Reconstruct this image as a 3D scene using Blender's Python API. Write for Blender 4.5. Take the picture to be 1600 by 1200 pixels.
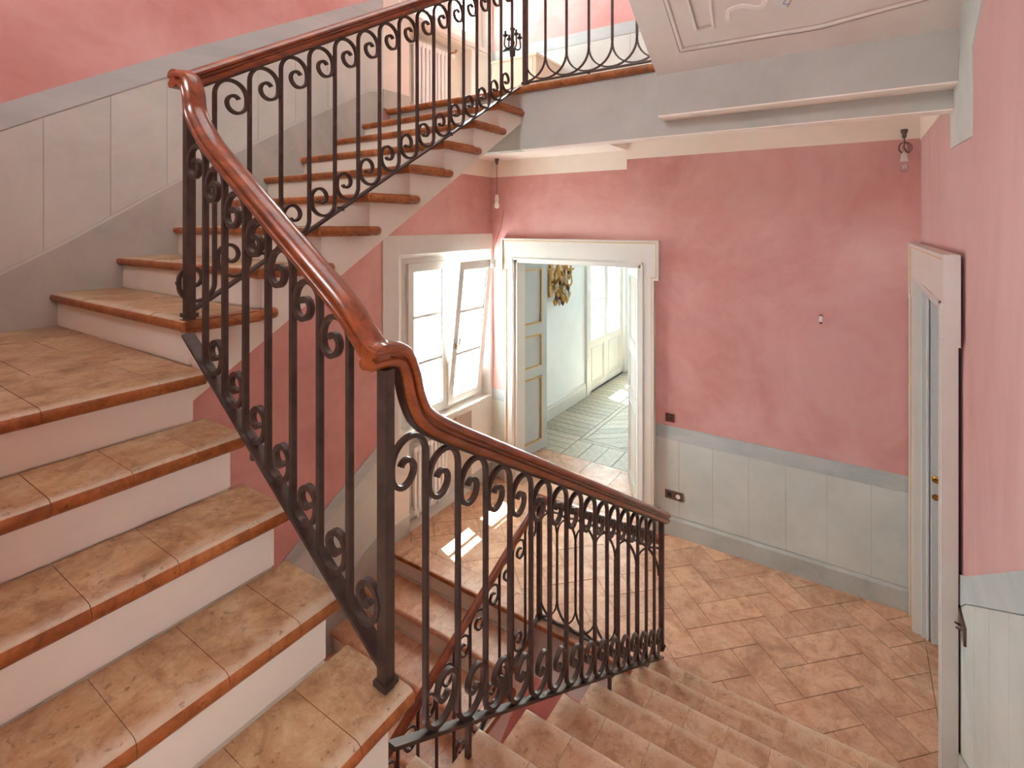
import bpy, math, random
from mathutils import Vector, Matrix
random.seed(7)
SC = bpy.context.scene
COL = SC.collection
for o in list(bpy.data.objects):
    bpy.data.objects.remove(o)

# ------------------------------------------------------------------ camera
CZ = 2.837                       # eye height above the lower landing
YAW = 0.5837
cam = bpy.data.cameras.new('camera')
cam.sensor_width = 36.0
cam.lens = 812.46 / 1600 * 36.0
cam.shift_y = -(600 - 351.3) / 1600
cam.clip_start = 0.02
camo = bpy.data.objects.new('camera', cam)
COL.objects.link(camo)
camo.location = (0, 0, CZ)
camo.rotation_euler = (math.pi / 2, 0, YAW)
SC.camera = camo

# ------------------------------------------------------------------ world, sun, exposure
world = bpy.data.worlds.new('world')
SC.world = world
world.use_nodes = True
bg = world.node_tree.nodes['Background']
bg.inputs[0].default_value = (0.86, 0.965, 1.0, 1)
bg.inputs[1].default_value = 26.0

def lamp(name, kind, loc, rot, energy, color=(1, 1, 1), size=None, size_y=None, portal=False):
    l = bpy.data.lights.new(name, kind)
    l.energy = energy
    l.color = color
    if kind == 'AREA':
        l.shape = 'RECTANGLE'
        l.size = size
        l.size_y = size_y or size
        if portal:
            l.cycles.is_portal = True
    o = bpy.data.objects.new(name, l)
    COL.objects.link(o)
    o.location = loc
    o.rotation_euler = rot
    return o

SUN_DIR = Vector((0.66, -0.22, -1.6)).normalized()
sun = lamp('sun', 'SUN', (-6, 5, 9), (0, 0, 0), 70.0, (1, 0.96, 0.9))
sun.rotation_euler = SUN_DIR.to_track_quat('-Z', 'Y').to_euler()
sun.data.angle = 0.009
# added fill light under the closed ceiling, in place of a roof lantern
lamp('overhead_fill', 'AREA', (-1.55, 2.0, 8.05), (0, 0, 0), 62, (0.74, 0.95, 1.0), 3.2, 3.6)
# portals in the window openings; the lowest opening is added, unseen
for (y, z, w, h) in ((4.04, 1.7, 1.25, 1.6), (4.04, 5.55, 1.25, 1.6), (8.72, 1.6, 1.7, 3.0), (0.75, -2.2, 1.1, 1.4)):
    lamp('window_portal', 'AREA', (-3.90, y, z), (0, math.radians(-90), 0), 1, (1, 1, 1), h, w, True)

# unseen openings behind the viewer, added to brighten steps and landings
lamp('window_portal', 'AREA', (-0.30, -0.78, 2.40), (math.radians(-90), 0, 0), 1, (1, 1, 1), 0.5, 0.8, True)
lamp('window_portal', 'AREA', (-1.65, -0.78, 4.75), (math.radians(-90), 0, 0), 1, (1, 1, 1), 0.7, 0.9, True)

SC.view_settings.view_transform = 'Standard'
SC.view_settings.look = 'None'
SC.view_settings.gamma = 1.0
SC.view_settings.exposure = 0.42
SC.view_settings.use_curve_mapping = False
try:
    SC.cycles.max_bounces = 10
    SC.cycles.diffuse_bounces = 8
    SC.cycles.glossy_bounces = 3
    SC.cycles.transparent_max_bounces = 10
    SC.cycles.sample_clamp_indirect = 20
    SC.cycles.caustics_reflective = False
    SC.cycles.caustics_refractive = False
    SC.cycles.use_denoising = True
    SC.cycles.adaptive_threshold = 0.02
except Exception:
    pass

# ------------------------------------------------------------------ colours and materials
def lin(r, g, b):
    def c(x):
        x /= 255.0
        return x / 12.92 if x <= 0.04045 else ((x + 0.055) / 1.055) ** 2.4
    return (c(r), c(g), c(b), 1)

class NT:
    def __init__(s, name):
        s.m = bpy.data.materials.new(name)
        s.m.use_nodes = True
        s.t = s.m.node_tree
        s.b = s.t.nodes['Principled BSDF']
    def n(s, kind, **k):
        x = s.t.nodes.new(kind)
        for a, v in k.items():
            if a in x.inputs.keys():
                x.inputs[a].default_value = v
            else:
                setattr(x, a, v)
        return x
    def l(s, a, b):
        s.t.links.new(a, b)
    def coord(s, scale=(1, 1, 1), kind='Object'):
        tc = s.n('ShaderNodeTexCoord')
        mp = s.n('ShaderNodeMapping')
        mp.inputs['Scale'].default_value = scale
        s.l(tc.outputs[kind], mp.inputs['Vector'])
        return mp.outputs['Vector']
    def noise(s, vec, scale, detail=4, rough=0.55, dist=0.0):
        x = s.n('ShaderNodeTexNoise')
        x.inputs['Scale'].default_value = scale
        x.inputs['Detail'].default_value = detail
        x.inputs['Roughness'].default_value = rough
        x.inputs['Distortion'].default_value = dist
        s.l(vec, x.inputs['Vector'])
        return x.outputs['Fac']
    def ramp(s, fac, stops):
        x = s.n('ShaderNodeValToRGB')
        e = x.color_ramp.elements
        e[0].position, e[0].color = stops[0]
        e[1].position, e[1].color = stops[-1]
        for p, c in stops[1:-1]:
            k = e.new(p)
            k.color = c
        s.l(fac, x.inputs['Fac'])
        return x.outputs['Color']
    def mix(s, fac, a, b, mode='MIX'):
        x = s.n('ShaderNodeMix', data_type='RGBA', blend_type=mode)
        for v, i in ((fac, 0), (a, 6), (b, 7)):
            if hasattr(v, 'is_output') or isinstance(v, bpy.types.NodeSocket):
                s.l(v, x.inputs[i])
            else:
                x.inputs[i].default_value = v
        return x.outputs[2]
    def bump(s, h, strength=0.1, dist=0.01):
        x = s.n('ShaderNodeBump')
        x.inputs['Strength'].default_value = strength
        x.inputs['Distance'].default_value = dist
        s.l(h, x.inputs['Height'])
        s.l(x.outputs['Normal'], s.b.inputs['Normal'])
    def done(s, col=None, rough=0.6, metal=0.0, spec=0.5, coat=0.0):
        if col is not None:
            if isinstance(col, bpy.types.NodeSocket):
                s.l(col, s.b.inputs['Base Color'])
            else:
                s.b.inputs['Base Color'].default_value = col
        if isinstance(rough, bpy.types.NodeSocket):
            s.l(rough, s.b.inputs['Roughness'])
        else:
            s.b.inputs['Roughness'].default_value = rough
        s.b.inputs['Metallic'].default_value = metal
        s.b.inputs['Specular IOR Level'].default_value = spec
        s.b.inputs['Coat Weight'].default_value = coat
        s.b.inputs['Coat Roughness'].default_value = 0.12
        return s.m

def plaster(name, c1, c2, c3, scale=1.3, rough=0.75, bump=0.05, stretch=(1, 1, 1)):
    t = NT(name)
    v = t.coord(stretch)
    a = t.noise(v, scale, 5, 0.6, 0.6)
    b = t.noise(v, scale * 5, 4, 0.6, 1.0)
    c = t.mix(t.n('ShaderNodeMath', operation='MULTIPLY').outputs[0], c1, c2) if False else t.ramp(a, [(0.3, c1), (0.5, c2), (0.72, c3)])
    c = t.mix(t.ramp(b, [(0.35, (0, 0, 0, 1)), (0.75, (0.35, 0.35, 0.35, 1))]), c, c3)
    t.bump(t.noise(v, 60, 3), bump, 0.004)
    return t.done(c, rough, spec=0.3)

def flat(name, c, rough=0.5, metal=0.0, spec=0.5, coat=0.0, vary=0.06, scale=6):
    t = NT(name)
    v = t.coord()
    a = t.noise(v, scale, 3)
    d = tuple(x * (1 - vary) for x in c[:3]) + (1,)
    e = tuple(min(1, x * (1 + vary)) for x in c[:3]) + (1,)
    return t.done(t.ramp(a, [(0.35, d), (0.65, e)]), rough, metal, spec, coat)

M = {}
M['pink'] = plaster('pink_lime_plaster', lin(196, 132, 126), lin(211, 155, 149), lin(225, 180, 174), 0.9)
M['pink_lit'] = plaster('lit_pink_lime_plaster', lin(196, 144, 138), lin(208, 164, 158), lin(218, 182, 177), 0.9, 0.7, 0.05, (1, 1, 0.4))  # same pink paint, with the window light lightened into its colour
M['grey_panel'] = plaster('pale_grey_plaster', lin(188, 192, 185), lin(199, 202, 195), lin(209, 211, 204), 2.0, 0.6)
M['grey_band'] = plaster('blue_grey_plaster', lin(166, 174, 175), lin(180, 186, 186), lin(194, 198, 196), 2.5, 0.6, 0.05, (1, 0.3, 2))
M['grey_skirt'] = plaster('stone_grey_plaster', lin(164, 166, 160), lin(178, 179, 172), lin(192, 192, 184), 2.5, 0.6)
M['fascia'] = plaster('warm_grey_plaster', lin(168, 165, 156), lin(177, 174, 165), lin(186, 183, 174), 1.4, 0.7)
M['cream'] = plaster('cream_plaster', lin(232, 218, 204), lin(238, 225, 212), lin(243, 232, 221), 1.4, 0.7)
M['stringer'] = plaster('off_white_plaster', lin(224, 219, 206), lin(231, 227, 214), lin(237, 233, 221), 1.6, 0.65)
M['white_wall'] = plaster('white_plaster', lin(226, 228, 228), lin(232, 234, 234), lin(238, 240, 240), 1.5, 0.6, 0.02)
M['surround'] = plaster('window_surround_plaster', lin(212, 205, 198), lin(218, 212, 205), lin(225, 220, 213), 1.5, 0.6, 0.02)
M['soffit'] = plaster('painted_soffit_plaster', lin(208, 198, 188), lin(216, 207, 198), lin(224, 216, 208), 1.6, 0.7, 0.03)
M['soffit_light'] = flat('soffit_relief_light', lin(226, 220, 212), 0.6)
M['soffit_dark'] = flat('soffit_relief_brown', lin(176, 158, 144), 0.6)
M['blue_paint'] = flat('faded_blue_paint', lin(140, 150, 178), 0.6)
M['white'] = flat('white_paint', lin(216, 211, 203), 0.4, vary=0.02)
M['door_grey'] = flat('pale_grey_paint', lin(194, 199, 198), 0.4, vary=0.02)
M['gold_line'] = flat('gilded_line', lin(214, 170, 96), 0.4, 0.2)
M['gold'] = flat('gilded_bronze', lin(205, 160, 84), 0.35, 0.6, vary=0.3, scale=40)
M['crystal'] = flat('smoky_crystal', lin(206, 190, 160), 0.15, 0.1, vary=0.4, scale=60)
M['brass'] = flat('brass', lin(178, 128, 52), 0.25, 0.9, vary=0.1)
M['iron'] = flat('wrought_iron', lin(76, 60, 54), 0.40, 0.35, vary=0.25, scale=20)
M['black'] = flat('dark_metal', lin(38, 36, 38), 0.35, 0.5)
M['bronze_plate'] = flat('bronze_plate', lin(104, 84, 74), 0.35, 0.6)
M['porcelain'] = flat('white_porcelain', lin(236, 232, 226), 0.3, vary=0.02)
M['radiator'] = flat('white_enamel', lin(232, 233, 232), 0.3, vary=0.02)
M['cabinet'] = flat('ivory_paint', lin(236, 228, 208), 0.45, vary=0.02)
M['copper'] = flat('copper_pipe', lin(176, 112, 76), 0.35, 0.7)
M['gap_shade'] = flat('painted_gap_shade', lin(70, 34, 36), 0.8)  # dark colour in place of the shade between casing and wall
M['wire'] = flat('cloth_wire', lin(96, 74, 62), 0.7)
M['facade'] = plaster('render_pale', lin(214, 216, 216), lin(222, 224, 224), lin(230, 231, 230), 0.8)
M['roof'] = flat('roof_slate', lin(150, 160, 172), 0.7)

def glass(name, tint=(1, 1, 1, 1), gloss=0.12):
    t = NT(name)
    t.t.nodes.remove(t.b)
    tr = t.n('ShaderNodeBsdfTransparent')
    tr.inputs[0].default_value = tint
    gl = t.n('ShaderNodeBsdfGlossy')
    gl.inputs['Roughness'].default_value = 0.03
    mx = t.n('ShaderNodeMixShader')
    mx.inputs[0].default_value = 0.07
    t.l(tr.outputs[0], mx.inputs[1])
    t.l(gl.outputs[0], mx.inputs[2])
    t.l(mx.outputs[0], t.t.nodes['Material Output'].inputs[0])
    return t.m
M['glass'] = glass('window_glass', (0.93, 0.97, 0.97, 1))
M['bulb_glass'] = glass('bulb_glass', (0.92, 0.92, 0.92, 1))

def cotto(name, cols, dark, rough=0.35, rnd=0.22, pits=True, worn=None):
    t = NT(name)
    tc = t.n('ShaderNodeTexCoord')
    oi = t.n('ShaderNodeObjectInfo')
    ad = t.n('ShaderNodeVectorMath', operation='ADD')
    t.l(tc.outputs['Object'], ad.inputs[0])
    sc = t.n('ShaderNodeVectorMath', operation='SCALE')
    sc.inputs[3].default_value = 1.0
    t.l(oi.outputs['Location'], sc.inputs[0])
    t.l(sc.outputs[0], ad.inputs[1])
    v = ad.outputs[0]
    a = t.noise(v, 6.5, 10, 0.74, 0.5)
    c = t.ramp(a, [(0.30, cols[0]), (0.44, cols[1]), (0.55, cols[2]), (0.70, cols[3])])
    # each tile fired a little differently
    hs = t.n('ShaderNodeHueSaturation')
    mr = t.n('ShaderNodeMapRange')
    mr.inputs[3].default_value = 1 - rnd
    mr.inputs[4].default_value = 1 + rnd
    t.l(oi.outputs['Random'], mr.inputs[0])
    t.l(mr.outputs[0], hs.inputs['Value'])
    t.l(c, hs.inputs['Color'])
    c = hs.outputs[0]
    st = t.ramp(t.noise(v, 2.6, 9, 0.75, 0.8), [(0.50, (0, 0, 0, 1)), (0.68, (0.7, 0.7, 0.7, 1))])
    c = t.mix(st, c, dark)
    st2 = t.ramp(t.noise(v, 16, 8, 0.75, 0.4), [(0.52, (0, 0, 0, 1)), (0.70, (0.6, 0.6, 0.6, 1))])
    c = t.mix(st2, c, dark)
    if worn:
        # pale worn strip along the front edge, scuffed unevenly
        sx = t.n('ShaderNodeSeparateXYZ')
        t.l(tc.outputs['Object'], sx.inputs[0])
        wn = t.n('ShaderNodeMath', operation='MULTIPLY_ADD')
        t.l(t.noise(v, 14, 6, 0.7), wn.inputs[0])
        wn.inputs[1].default_value = 0.10
        t.l(sx.outputs[0], wn.inputs[2])
        c = t.mix(t.ramp(wn.outputs[0], [(0.000, (0, 0, 0, 1)), (0.035, (0.6, 0.6, 0.6, 1))]), c, worn)
    if pits:
        p = t.ramp(t.noise(v, 48, 4, 0.65), [(0.61, (0, 0, 0, 1)), (0.70, (0.7, 0.7, 0.7, 1))])
        c = t.mix(p, c, dark)
    f = t.noise(v, 30, 5, 0.7)
    t.bump(f, 0.45, 0.005)
    r = t.n('ShaderNodeMapRange')
    r.inputs[3].default_value = rough - 0.12
    r.inputs[4].default_value = rough + 0.2
    t.l(t.noise(v, 7, 4), r.inputs[0])
    return t.done(c, r.outputs[0], spec=0.45)

M['tread'] = cotto('worn_cotto_tread', [lin(134, 94, 60), lin(172, 134, 94), lin(190, 158, 118), lin(206, 184, 152)], lin(112, 76, 46), 0.30, 0.06, True, lin(206, 192, 170))
M['tread_a'] = cotto('rosy_cotto_tread', [lin(176, 126, 94), lin(200, 156, 120), lin(212, 174, 140), lin(220, 192, 164)], lin(142, 100, 70), 0.32, 0.08, True, lin(224, 200, 172))
M['tile'] = cotto('terracotta_tile', [lin(182, 130, 102), lin(202, 152, 120), lin(212, 166, 134), lin(220, 184, 154)], lin(144, 104, 78), 0.34, 0.09)
M['nose'] = cotto('oiled_nosing', [lin(118, 60, 26), lin(150, 84, 40), lin(172, 104, 56), lin(188, 126, 78)], lin(84, 44, 22), 0.36, 0.08)
M['grout'] = flat('old_mortar', lin(150, 118, 90), 0.9, vary=0.25, scale=12)

def wood(name, c1, c2, c3, scale=(1, 1, 1), rough=0.3, coat=0.4, rnd=0.0):
    t = NT(name)
    v = t.coord(scale)
    a = t.noise(v, 9, 6, 0.65, 0.4)
    c = t.ramp(a, [(0.3, c1), (0.5, c2), (0.72, c3)])
    if rnd:
        oi = t.n('ShaderNodeObjectInfo')
        hs = t.n('ShaderNodeHueSaturation')
        mr = t.n('ShaderNodeMapRange')
        mr.inputs[3].default_value = 1 - rnd
        mr.inputs[4].default_value = 1 + rnd
        t.l(oi.outputs['Random'], mr.inputs[0])
        t.l(mr.outputs[0], hs.inputs['Value'])
        t.l(c, hs.inputs['Color'])
        c = hs.outputs[0]
    return t.done(c, rough, coat=coat)
M['rail_y'] = wood('walnut_rail', lin(92, 42, 19), lin(134, 64, 30), lin(162, 86, 44), (3, 0.5, 3), 0.28, 0.5)
M['rail_x'] = wood('walnut_rail_across', lin(92, 42, 19), lin(134, 64, 30), lin(162, 86, 44), (0.5, 3, 3), 0.28, 0.5)
M['parquet'] = wood('bleached_oak', lin(150, 138, 118), lin(170, 160, 140), lin(186, 178, 162), (2, 2, 1), 0.5, 0.0, 0.16)

# ------------------------------------------------------------------ mesh helpers
class MB:
    def __init__(s):
        s.v, s.f, s.m = [], [], []
    def quad(s, a, b, c, d, m=0):
        i = len(s.v)
        s.v += [tuple(a), tuple(b), tuple(c), tuple(d)]
        s.f.append((i, i + 1, i + 2, i + 3)); s.m.append(m)
    def box(s, x0, x1, y0, y1, z0, z1, m=0):
        x0, x1 = min(x0, x1), max(x0, x1); y0, y1 = min(y0, y1), max(y0, y1); z0, z1 = min(z0, z1), max(z0, z1)
        i = len(s.v)
        s.v += [(x, y, z) for z in (z0, z1) for y in (y0, y1) for x in (x0, x1)]
        for q in ((0, 2, 3, 1), (4, 5, 7, 6), (0, 1, 5, 4), (2, 6, 7, 3), (0, 4, 6, 2), (1, 3, 7, 5)):
            s.f.append(tuple(i + k for k in q)); s.m.append(m)
        return s
    def prism(s, poly, axis, a0, a1, m=0, side_m=None):
        """poly of 2D points; axis X: (y,z), Y: (x,z), Z: (x,y)"""
        ar = sum(poly[k][0] * poly[(k + 1) % len(poly)][1] - poly[(k + 1) % len(poly)][0] * poly[k][1] for k in range(len(poly)))
        if ar < 0:
            poly = poly[::-1]
        a0, a1 = min(a0, a1), max(a0, a1)
        def P(p, a):
            return {'X': (a, p[0], p[1]), 'Y': (p[0], a, p[1]), 'Z': (p[0], p[1], a)}[axis]
        i, n = len(s.v), len(poly)
        s.v += [P(p, a0) for p in poly] + [P(p, a1) for p in poly]
        fl = axis == 'Y'
        lo, hi = tuple(range(i, i + n)), tuple(range(i + n, i + 2 * n))
        s.f += [lo if fl else lo[::-1], hi[::-1] if fl else hi]; s.m += [m, m]
        for k in range(n):
            q = (i + k, i + (k + 1) % n, i + n + (k + 1) % n, i + n + k)
            s.f.append(q[::-1] if fl else q); s.m.append(m if side_m is None else side_m)
        return s
    def sweep(s, path, side, prof, m=0, cap=True):
        """sweep a closed 2D profile (side, up) along a path in a plane whose normal is side"""
        path = [Vector(p) for p in path]; side = Vector(side)
        n, k0 = len(prof), len(s.v)
        for i, p in enumerate(path):
            t = (path[min(i + 1, len(path) - 1)] - path[max(i - 1, 0)]).normalized()
            up = t.cross(side).normalized()
            if i == 0:
                ref = up
            sd = side
            for (a, b) in prof:
                s.v.append(tuple(p + sd * a + up * b))
        for i in range(len(path) - 1):
            for j in range(n):
                a = k0 + i * n + j; b = k0 + i * n + (j + 1) % n
                s.f.append((a, b, b + n, a + n)); s.m.append(m)
        if cap:
            s.f.append(tuple(range(k0 + n - 1, k0 - 1, -1))); s.m.append(m)
            e = k0 + (len(path) - 1) * n
            s.f.append(tuple(range(e, e + n))); s.m.append(m)
        return s
    def tube(s, path, r, seg=8, m=0):
        path = [Vector(p) for p in path]
        k0 = len(s.v)
        prev = None
        for i, p in enumerate(path):
            t = (path[min(i + 1, len(path) - 1)] - path[max(i - 1, 0)]).normalized()
            if prev is None:
                a = t.orthogonal().normalized()
            else:
                a = (prev - t * prev.dot(t)).normalized()
            prev = a
            b = t.cross(a)
            rr = r[i] if isinstance(r, (list, tuple)) else r
            for j in range(seg):
                g = 2 * math.pi * j / seg
                s.v.append(tuple(p + (a * math.cos(g) + b * math.sin(g)) * rr))
        for i in range(len(path) - 1):
            for j in range(seg):
                a = k0 + i * seg + j; b = k0 + i * seg + (j + 1) % seg
                s.f.append((a, b, b + seg, a + seg)); s.m.append(m)
        s.f.append(tuple(range(k0 + seg - 1, k0 - 1, -1))); s.m.append(m)
        e = k0 + (len(path) - 1) * seg
        s.f.append(tuple(range(e, e + seg))); s.m.append(m)
        return s
    def lathe(s, prof, c=(0, 0, 0), seg=16, m=0, axis='Z'):
        k0 = len(s.v)
        for (r, h) in prof:
            for j in range(seg):
                g = 2 * math.pi * j / seg
                a, b = r * math.cos(g), r * math.sin(g)
                if axis == 'Z': q = (c[0] + a, c[1] + b, c[2] + h)
                elif axis == 'Y': q = (c[0] + a, c[1] + h, c[2] + b)
                else: q = (c[0] + h, c[1] + a, c[2] + b)
                s.v.append(q)
        for i in range(len(prof) - 1):
            for j in range(seg):
                a = k0 + i * seg + j; b = k0 + i * seg + (j + 1) % seg
                s.f.append((a, b, b + seg, a + seg)); s.m.append(m)
        s.f.append(tuple(range(k0 + seg - 1, k0 - 1, -1))); s.m.append(m)
        e = k0 + (len(prof) - 1) * seg
        s.f.append(tuple(range(e, e + seg))); s.m.append(m)
        return s
    def mesh(s, name, mats, smooth=None):
        me = bpy.data.meshes.new(name)
        me.from_pydata(s.v, [], s.f)
        for x in (mats if isinstance(mats, (list, tuple)) else [mats]):
            me.materials.append(M[x] if isinstance(x, str) else x)
        me.polygons.foreach_set('material_index', s.m)
        if smooth is not None:
            me.polygons.foreach_set('use_smooth', [True] * len(me.polygons))
            me.set_sharp_from_angle(angle=math.radians(smooth))
        me.update()
        return me
    def build(s, name, mats, parent=None, smooth=None):
        return put(name, s.mesh(name, mats, smooth), parent)

def put(name, me, parent=None, loc=(0, 0, 0), rz=0.0):
    o = bpy.data.objects.new(name, me)
    COL.objects.link(o)
    o.location = loc
    o.rotation_euler = (0, 0, rz)
    if parent is not None:
        o.parent = parent
        # parents stand unrotated; children are given in world coordinates
        o.location = Vector(loc) - world_loc(parent)
    return o

def world_loc(o):
    p = Vector((0, 0, 0))
    while o is not None:
        p += Vector(o.location)
        o = o.parent
    return p

def empty(name, loc, parent=None):
    o = put(name, None, parent, loc)
    o.empty_display_size = 0.1
    return o

def tag(o, label, cat, group=None, kind=None):
    o['label'] = label
    o['category'] = cat
    if group: o['group'] = group
    if kind: o['kind'] = kind
    return o

def struct(o, label, cat):
    return tag(o, label, cat, kind='structure')

def obox(name, b, mats, parent=None):
    return MB().box(*b).build(name, mats, parent)

def wall_grid(axis, pos, thick, u, v, holes, m=0, mb=None):
    """wall in the plane axis=pos, from pos to pos+thick; holes are (u0,u1,v0,v1)"""
    mb = mb or MB()
    us = sorted(set([u[0], u[1]] + [x for h in holes for x in h[:2] if u[0] < x < u[1]]))
    vs = sorted(set([v[0], v[1]] + [x for h in holes for x in h[2:] if v[0] < x < v[1]]))
    def solid(i, j):
        if i < 0 or j < 0 or i >= len(us) - 1 or j >= len(vs) - 1: return False
        a, b = (us[i] + us[i + 1]) / 2, (vs[j] + vs[j + 1]) / 2
        return not any(h[0] < a < h[1] and h[2] < b < h[3] for h in holes)
    def P(d, a, b):
        return (d, a, b) if axis == 'X' else (a, d, b)
    p0, p1 = pos, pos + thick
    for i in range(len(us) - 1):
        for j in range(len(vs) - 1):
            if not solid(i, j): continue
            a0, a1, b0, b1 = us[i], us[i + 1], vs[j], vs[j + 1]
            mb.quad(P(p0, a0, b0), P(p0, a1, b0), P(p0, a1, b1), P(p0, a0, b1), m)
            mb.quad(P(p1, a0, b0), P(p1, a0, b1), P(p1, a1, b1), P(p1, a1, b0), m)
            if not solid(i - 1, j): mb.quad(P(p0, a0, b0), P(p0, a0, b1), P(p1, a0, b1), P(p1, a0, b0), m)
            if not solid(i + 1, j): mb.quad(P(p0, a1, b0), P(p1, a1, b0), P(p1, a1, b1), P(p0, a1, b1), m)
            if not solid(i, j - 1): mb.quad(P(p0, a0, b0), P(p1, a0, b0), P(p1, a1, b0), P(p0, a1, b0), m)
            if not solid(i, j + 1): mb.quad(P(p0, a0, b1), P(p0, a1, b1), P(p1, a1, b1), P(p1, a0, b1), m)
    return mb

def interp(pts, x):
    pts = sorted(pts)
    if x <= pts[0][0]:
        a, b = pts[0], pts[1]
    elif x >= pts[-1][0]:
        a, b = pts[-2], pts[-1]
    else:
        for a, b in zip(pts, pts[1:]):
            if a[0] <= x <= b[0]: break
    return a[1] + (b[1] - a[1]) * (x - a[0]) / (b[0] - a[0])

def band(top, bot, u0, u1):
    us = sorted(set([u0, u1] + [p[0] for p in top + bot if u0 < p[0] < u1]))
    return [(x, interp(bot, x)) for x in us] + [(x, interp(top, x)) for x in us[::-1]]

def smooth_path(pts, n=6):
    P = [Vector(p) for p in pts]
    out = []
    for i in range(len(P) - 1):
        p0, p1, p2, p3 = P[max(i - 1, 0)], P[i], P[i + 1], P[min(i + 2, len(P) - 1)]
        for k in range(n):
            t = k / n
            out.append(0.5 * ((2 * p1) + (p2 - p0) * t + (2 * p0 - 5 * p1 + 4 * p2 - p3) * t * t + (3 * p1 - p0 - 3 * p2 + p3) * t ** 3))
    out.append(P[-1])
    return out

# ------------------------------------------------------------------ levels and plan
HA, HB, HC = 0.166, 0.165, 0.1703
XL, XR, YBK, YFR = -3.437, 0.397, 4.79, -0.5
Z1 = 9 * HA                       # near corner landing
def zA(k): return k * HA
def yA(k): return 3.184 - 0.299 * (k - 1)
def zB(k): return Z1 + (k + 1) * HB
def xB(k): return -0.931 - 0.2422 * k
def zC(k): return zB(4) + (k - 4) * HC
def yC(k): return 0.911 + 0.2868 * (k - 5)
ZU = zC(13)                       # upper landing
ZCEIL = 8.1

# ------------------------------------------------------------------ walls
# left (window) wall, with both window recesses and radiator niches
wl = wall_grid('X', XL, -0.42, (YFR - 0.3, 5.72), (-3.9, ZCEIL),
               [(3.342, 4.746, 0.93, 2.565), (3.342, 4.746, 0.93 + ZU, 2.565 + ZU), (3.47, 4.40, -0.02, 0.86), (3.47, 4.40, ZU - 0.02, ZU + 0.86), (0.2, 1.3, -2.9, -1.5)])  # last hole is an unseen opening added to light the lower well
wall_left = struct(wl.build('wall_left', ['pink']), 'tall pink plastered wall with windows beside the stairs', 'wall')
wall_back = struct(wall_grid('Y', YBK, 0.13, (XL, XR + 0.9), (-3.9, ZCEIL),
               [(-3.115, -1.685, -0.05, 2.455)]).build('wall_back', ['pink']), 'pink plastered end wall with the open white double door', 'wall')
struct(wall_grid('Y', YBK + 0.13, 0.80, (XL, XR + 0.9), (-0.2, 4.0),
               [(-3.43, -1.45, -0.2, 2.62)]).build('wall_embrasure', ['white_wall']), 'white deep embrasure behind the open double door', 'wall')
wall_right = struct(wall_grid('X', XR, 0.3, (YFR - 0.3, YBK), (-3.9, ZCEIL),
               [(3.17, 4.6, -0.05, 2.455)]).build('wall_right', ['pink_lit']), 'pink plastered wall at right with the narrow grey door', 'wall')
struct(wall_grid('Y', YFR, -0.3, (XL, XR), (-3.9, ZCEIL), [(-0.52, -0.08, 2.0, 2.75), (-2.0, -1.3, 4.3, 5.2)]).build('wall_front', ['pink_lit']), 'pink plastered wall behind the viewer', 'wall')  # both openings are unseen, put in for their fill light
struct(MB().box(XL - 0.5, XR + 0.5, YFR - 0.5, YBK + 0.3, ZCEIL, ZCEIL + 0.2).build('ceiling_top', ['cream']), 'high ceiling above the whole stairwell', 'ceiling')
obj = obox('floor_lower', (XL, XR, YFR, YBK, -3.95, -3.85), 'grout'); struct(obj, 'lowest floor at the bottom of the stairwell', 'floor')

# dado on the left wall beside the upper flight
TOPC = [(-0.4, 2.95), (0.2, 3.13), (0.731, 3.42), (0.889, 3.516), (1.599, 3.935), (3.038, 4.752), (3.16, 4.80)]
SKC = [(-0.4, 2.45), (0.45, 2.47), (0.731, 2.594), (0.973, 2.735), (1.599, 3.15), (2.358, 3.60), (3.0, 3.965), (3.16, 3.99)]
def shift(l, d): return [(a, b + d) for a, b in l]
def plate(name, poly, axis, a0, a1, mat, parent):
    return MB().prism(poly, axis, a0, a1).build(name, [mat], parent)
plate('dado_band', band(TOPC, shift(TOPC, -0.131), -0.4, 3.153), 'X', XL, XL + 0.009, 'grey_band', wall_left)
plate('skirting', band(SKC, [(-0.4, 2.0), (0.8, 2.2), (3.16, 3.5)], -0.4, 3.153), 'X', XL, XL + 0.012, 'grey_skirt', wall_left)
plate('skirting_bead', band(shift(SKC, 0.018), SKC, -0.4, 3.153), 'X', XL, XL + 0.008, 'grey_panel', wall_left)
plate('dado_backing', band(shift(TOPC, -0.02), shift(SKC, 0.0), -0.4, 3.153), 'X', XL, XL + 0.003, 'grey_skirt', wall_left)
ys = [-0.4, 0.04, 0.32, 0.604, 0.889, 1.174, 1.455, 1.74, 2.025, 2.31, 2.59, 2.87, 3.153]
for a, b in zip(ys, ys[1:]):
    plate('panel', band(shift(TOPC, -0.135), shift(SKC, 0.020), a + 0.0018, b - 0.0018), 'X', XL, XL + 0.006, 'grey_panel', wall_left)
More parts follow.
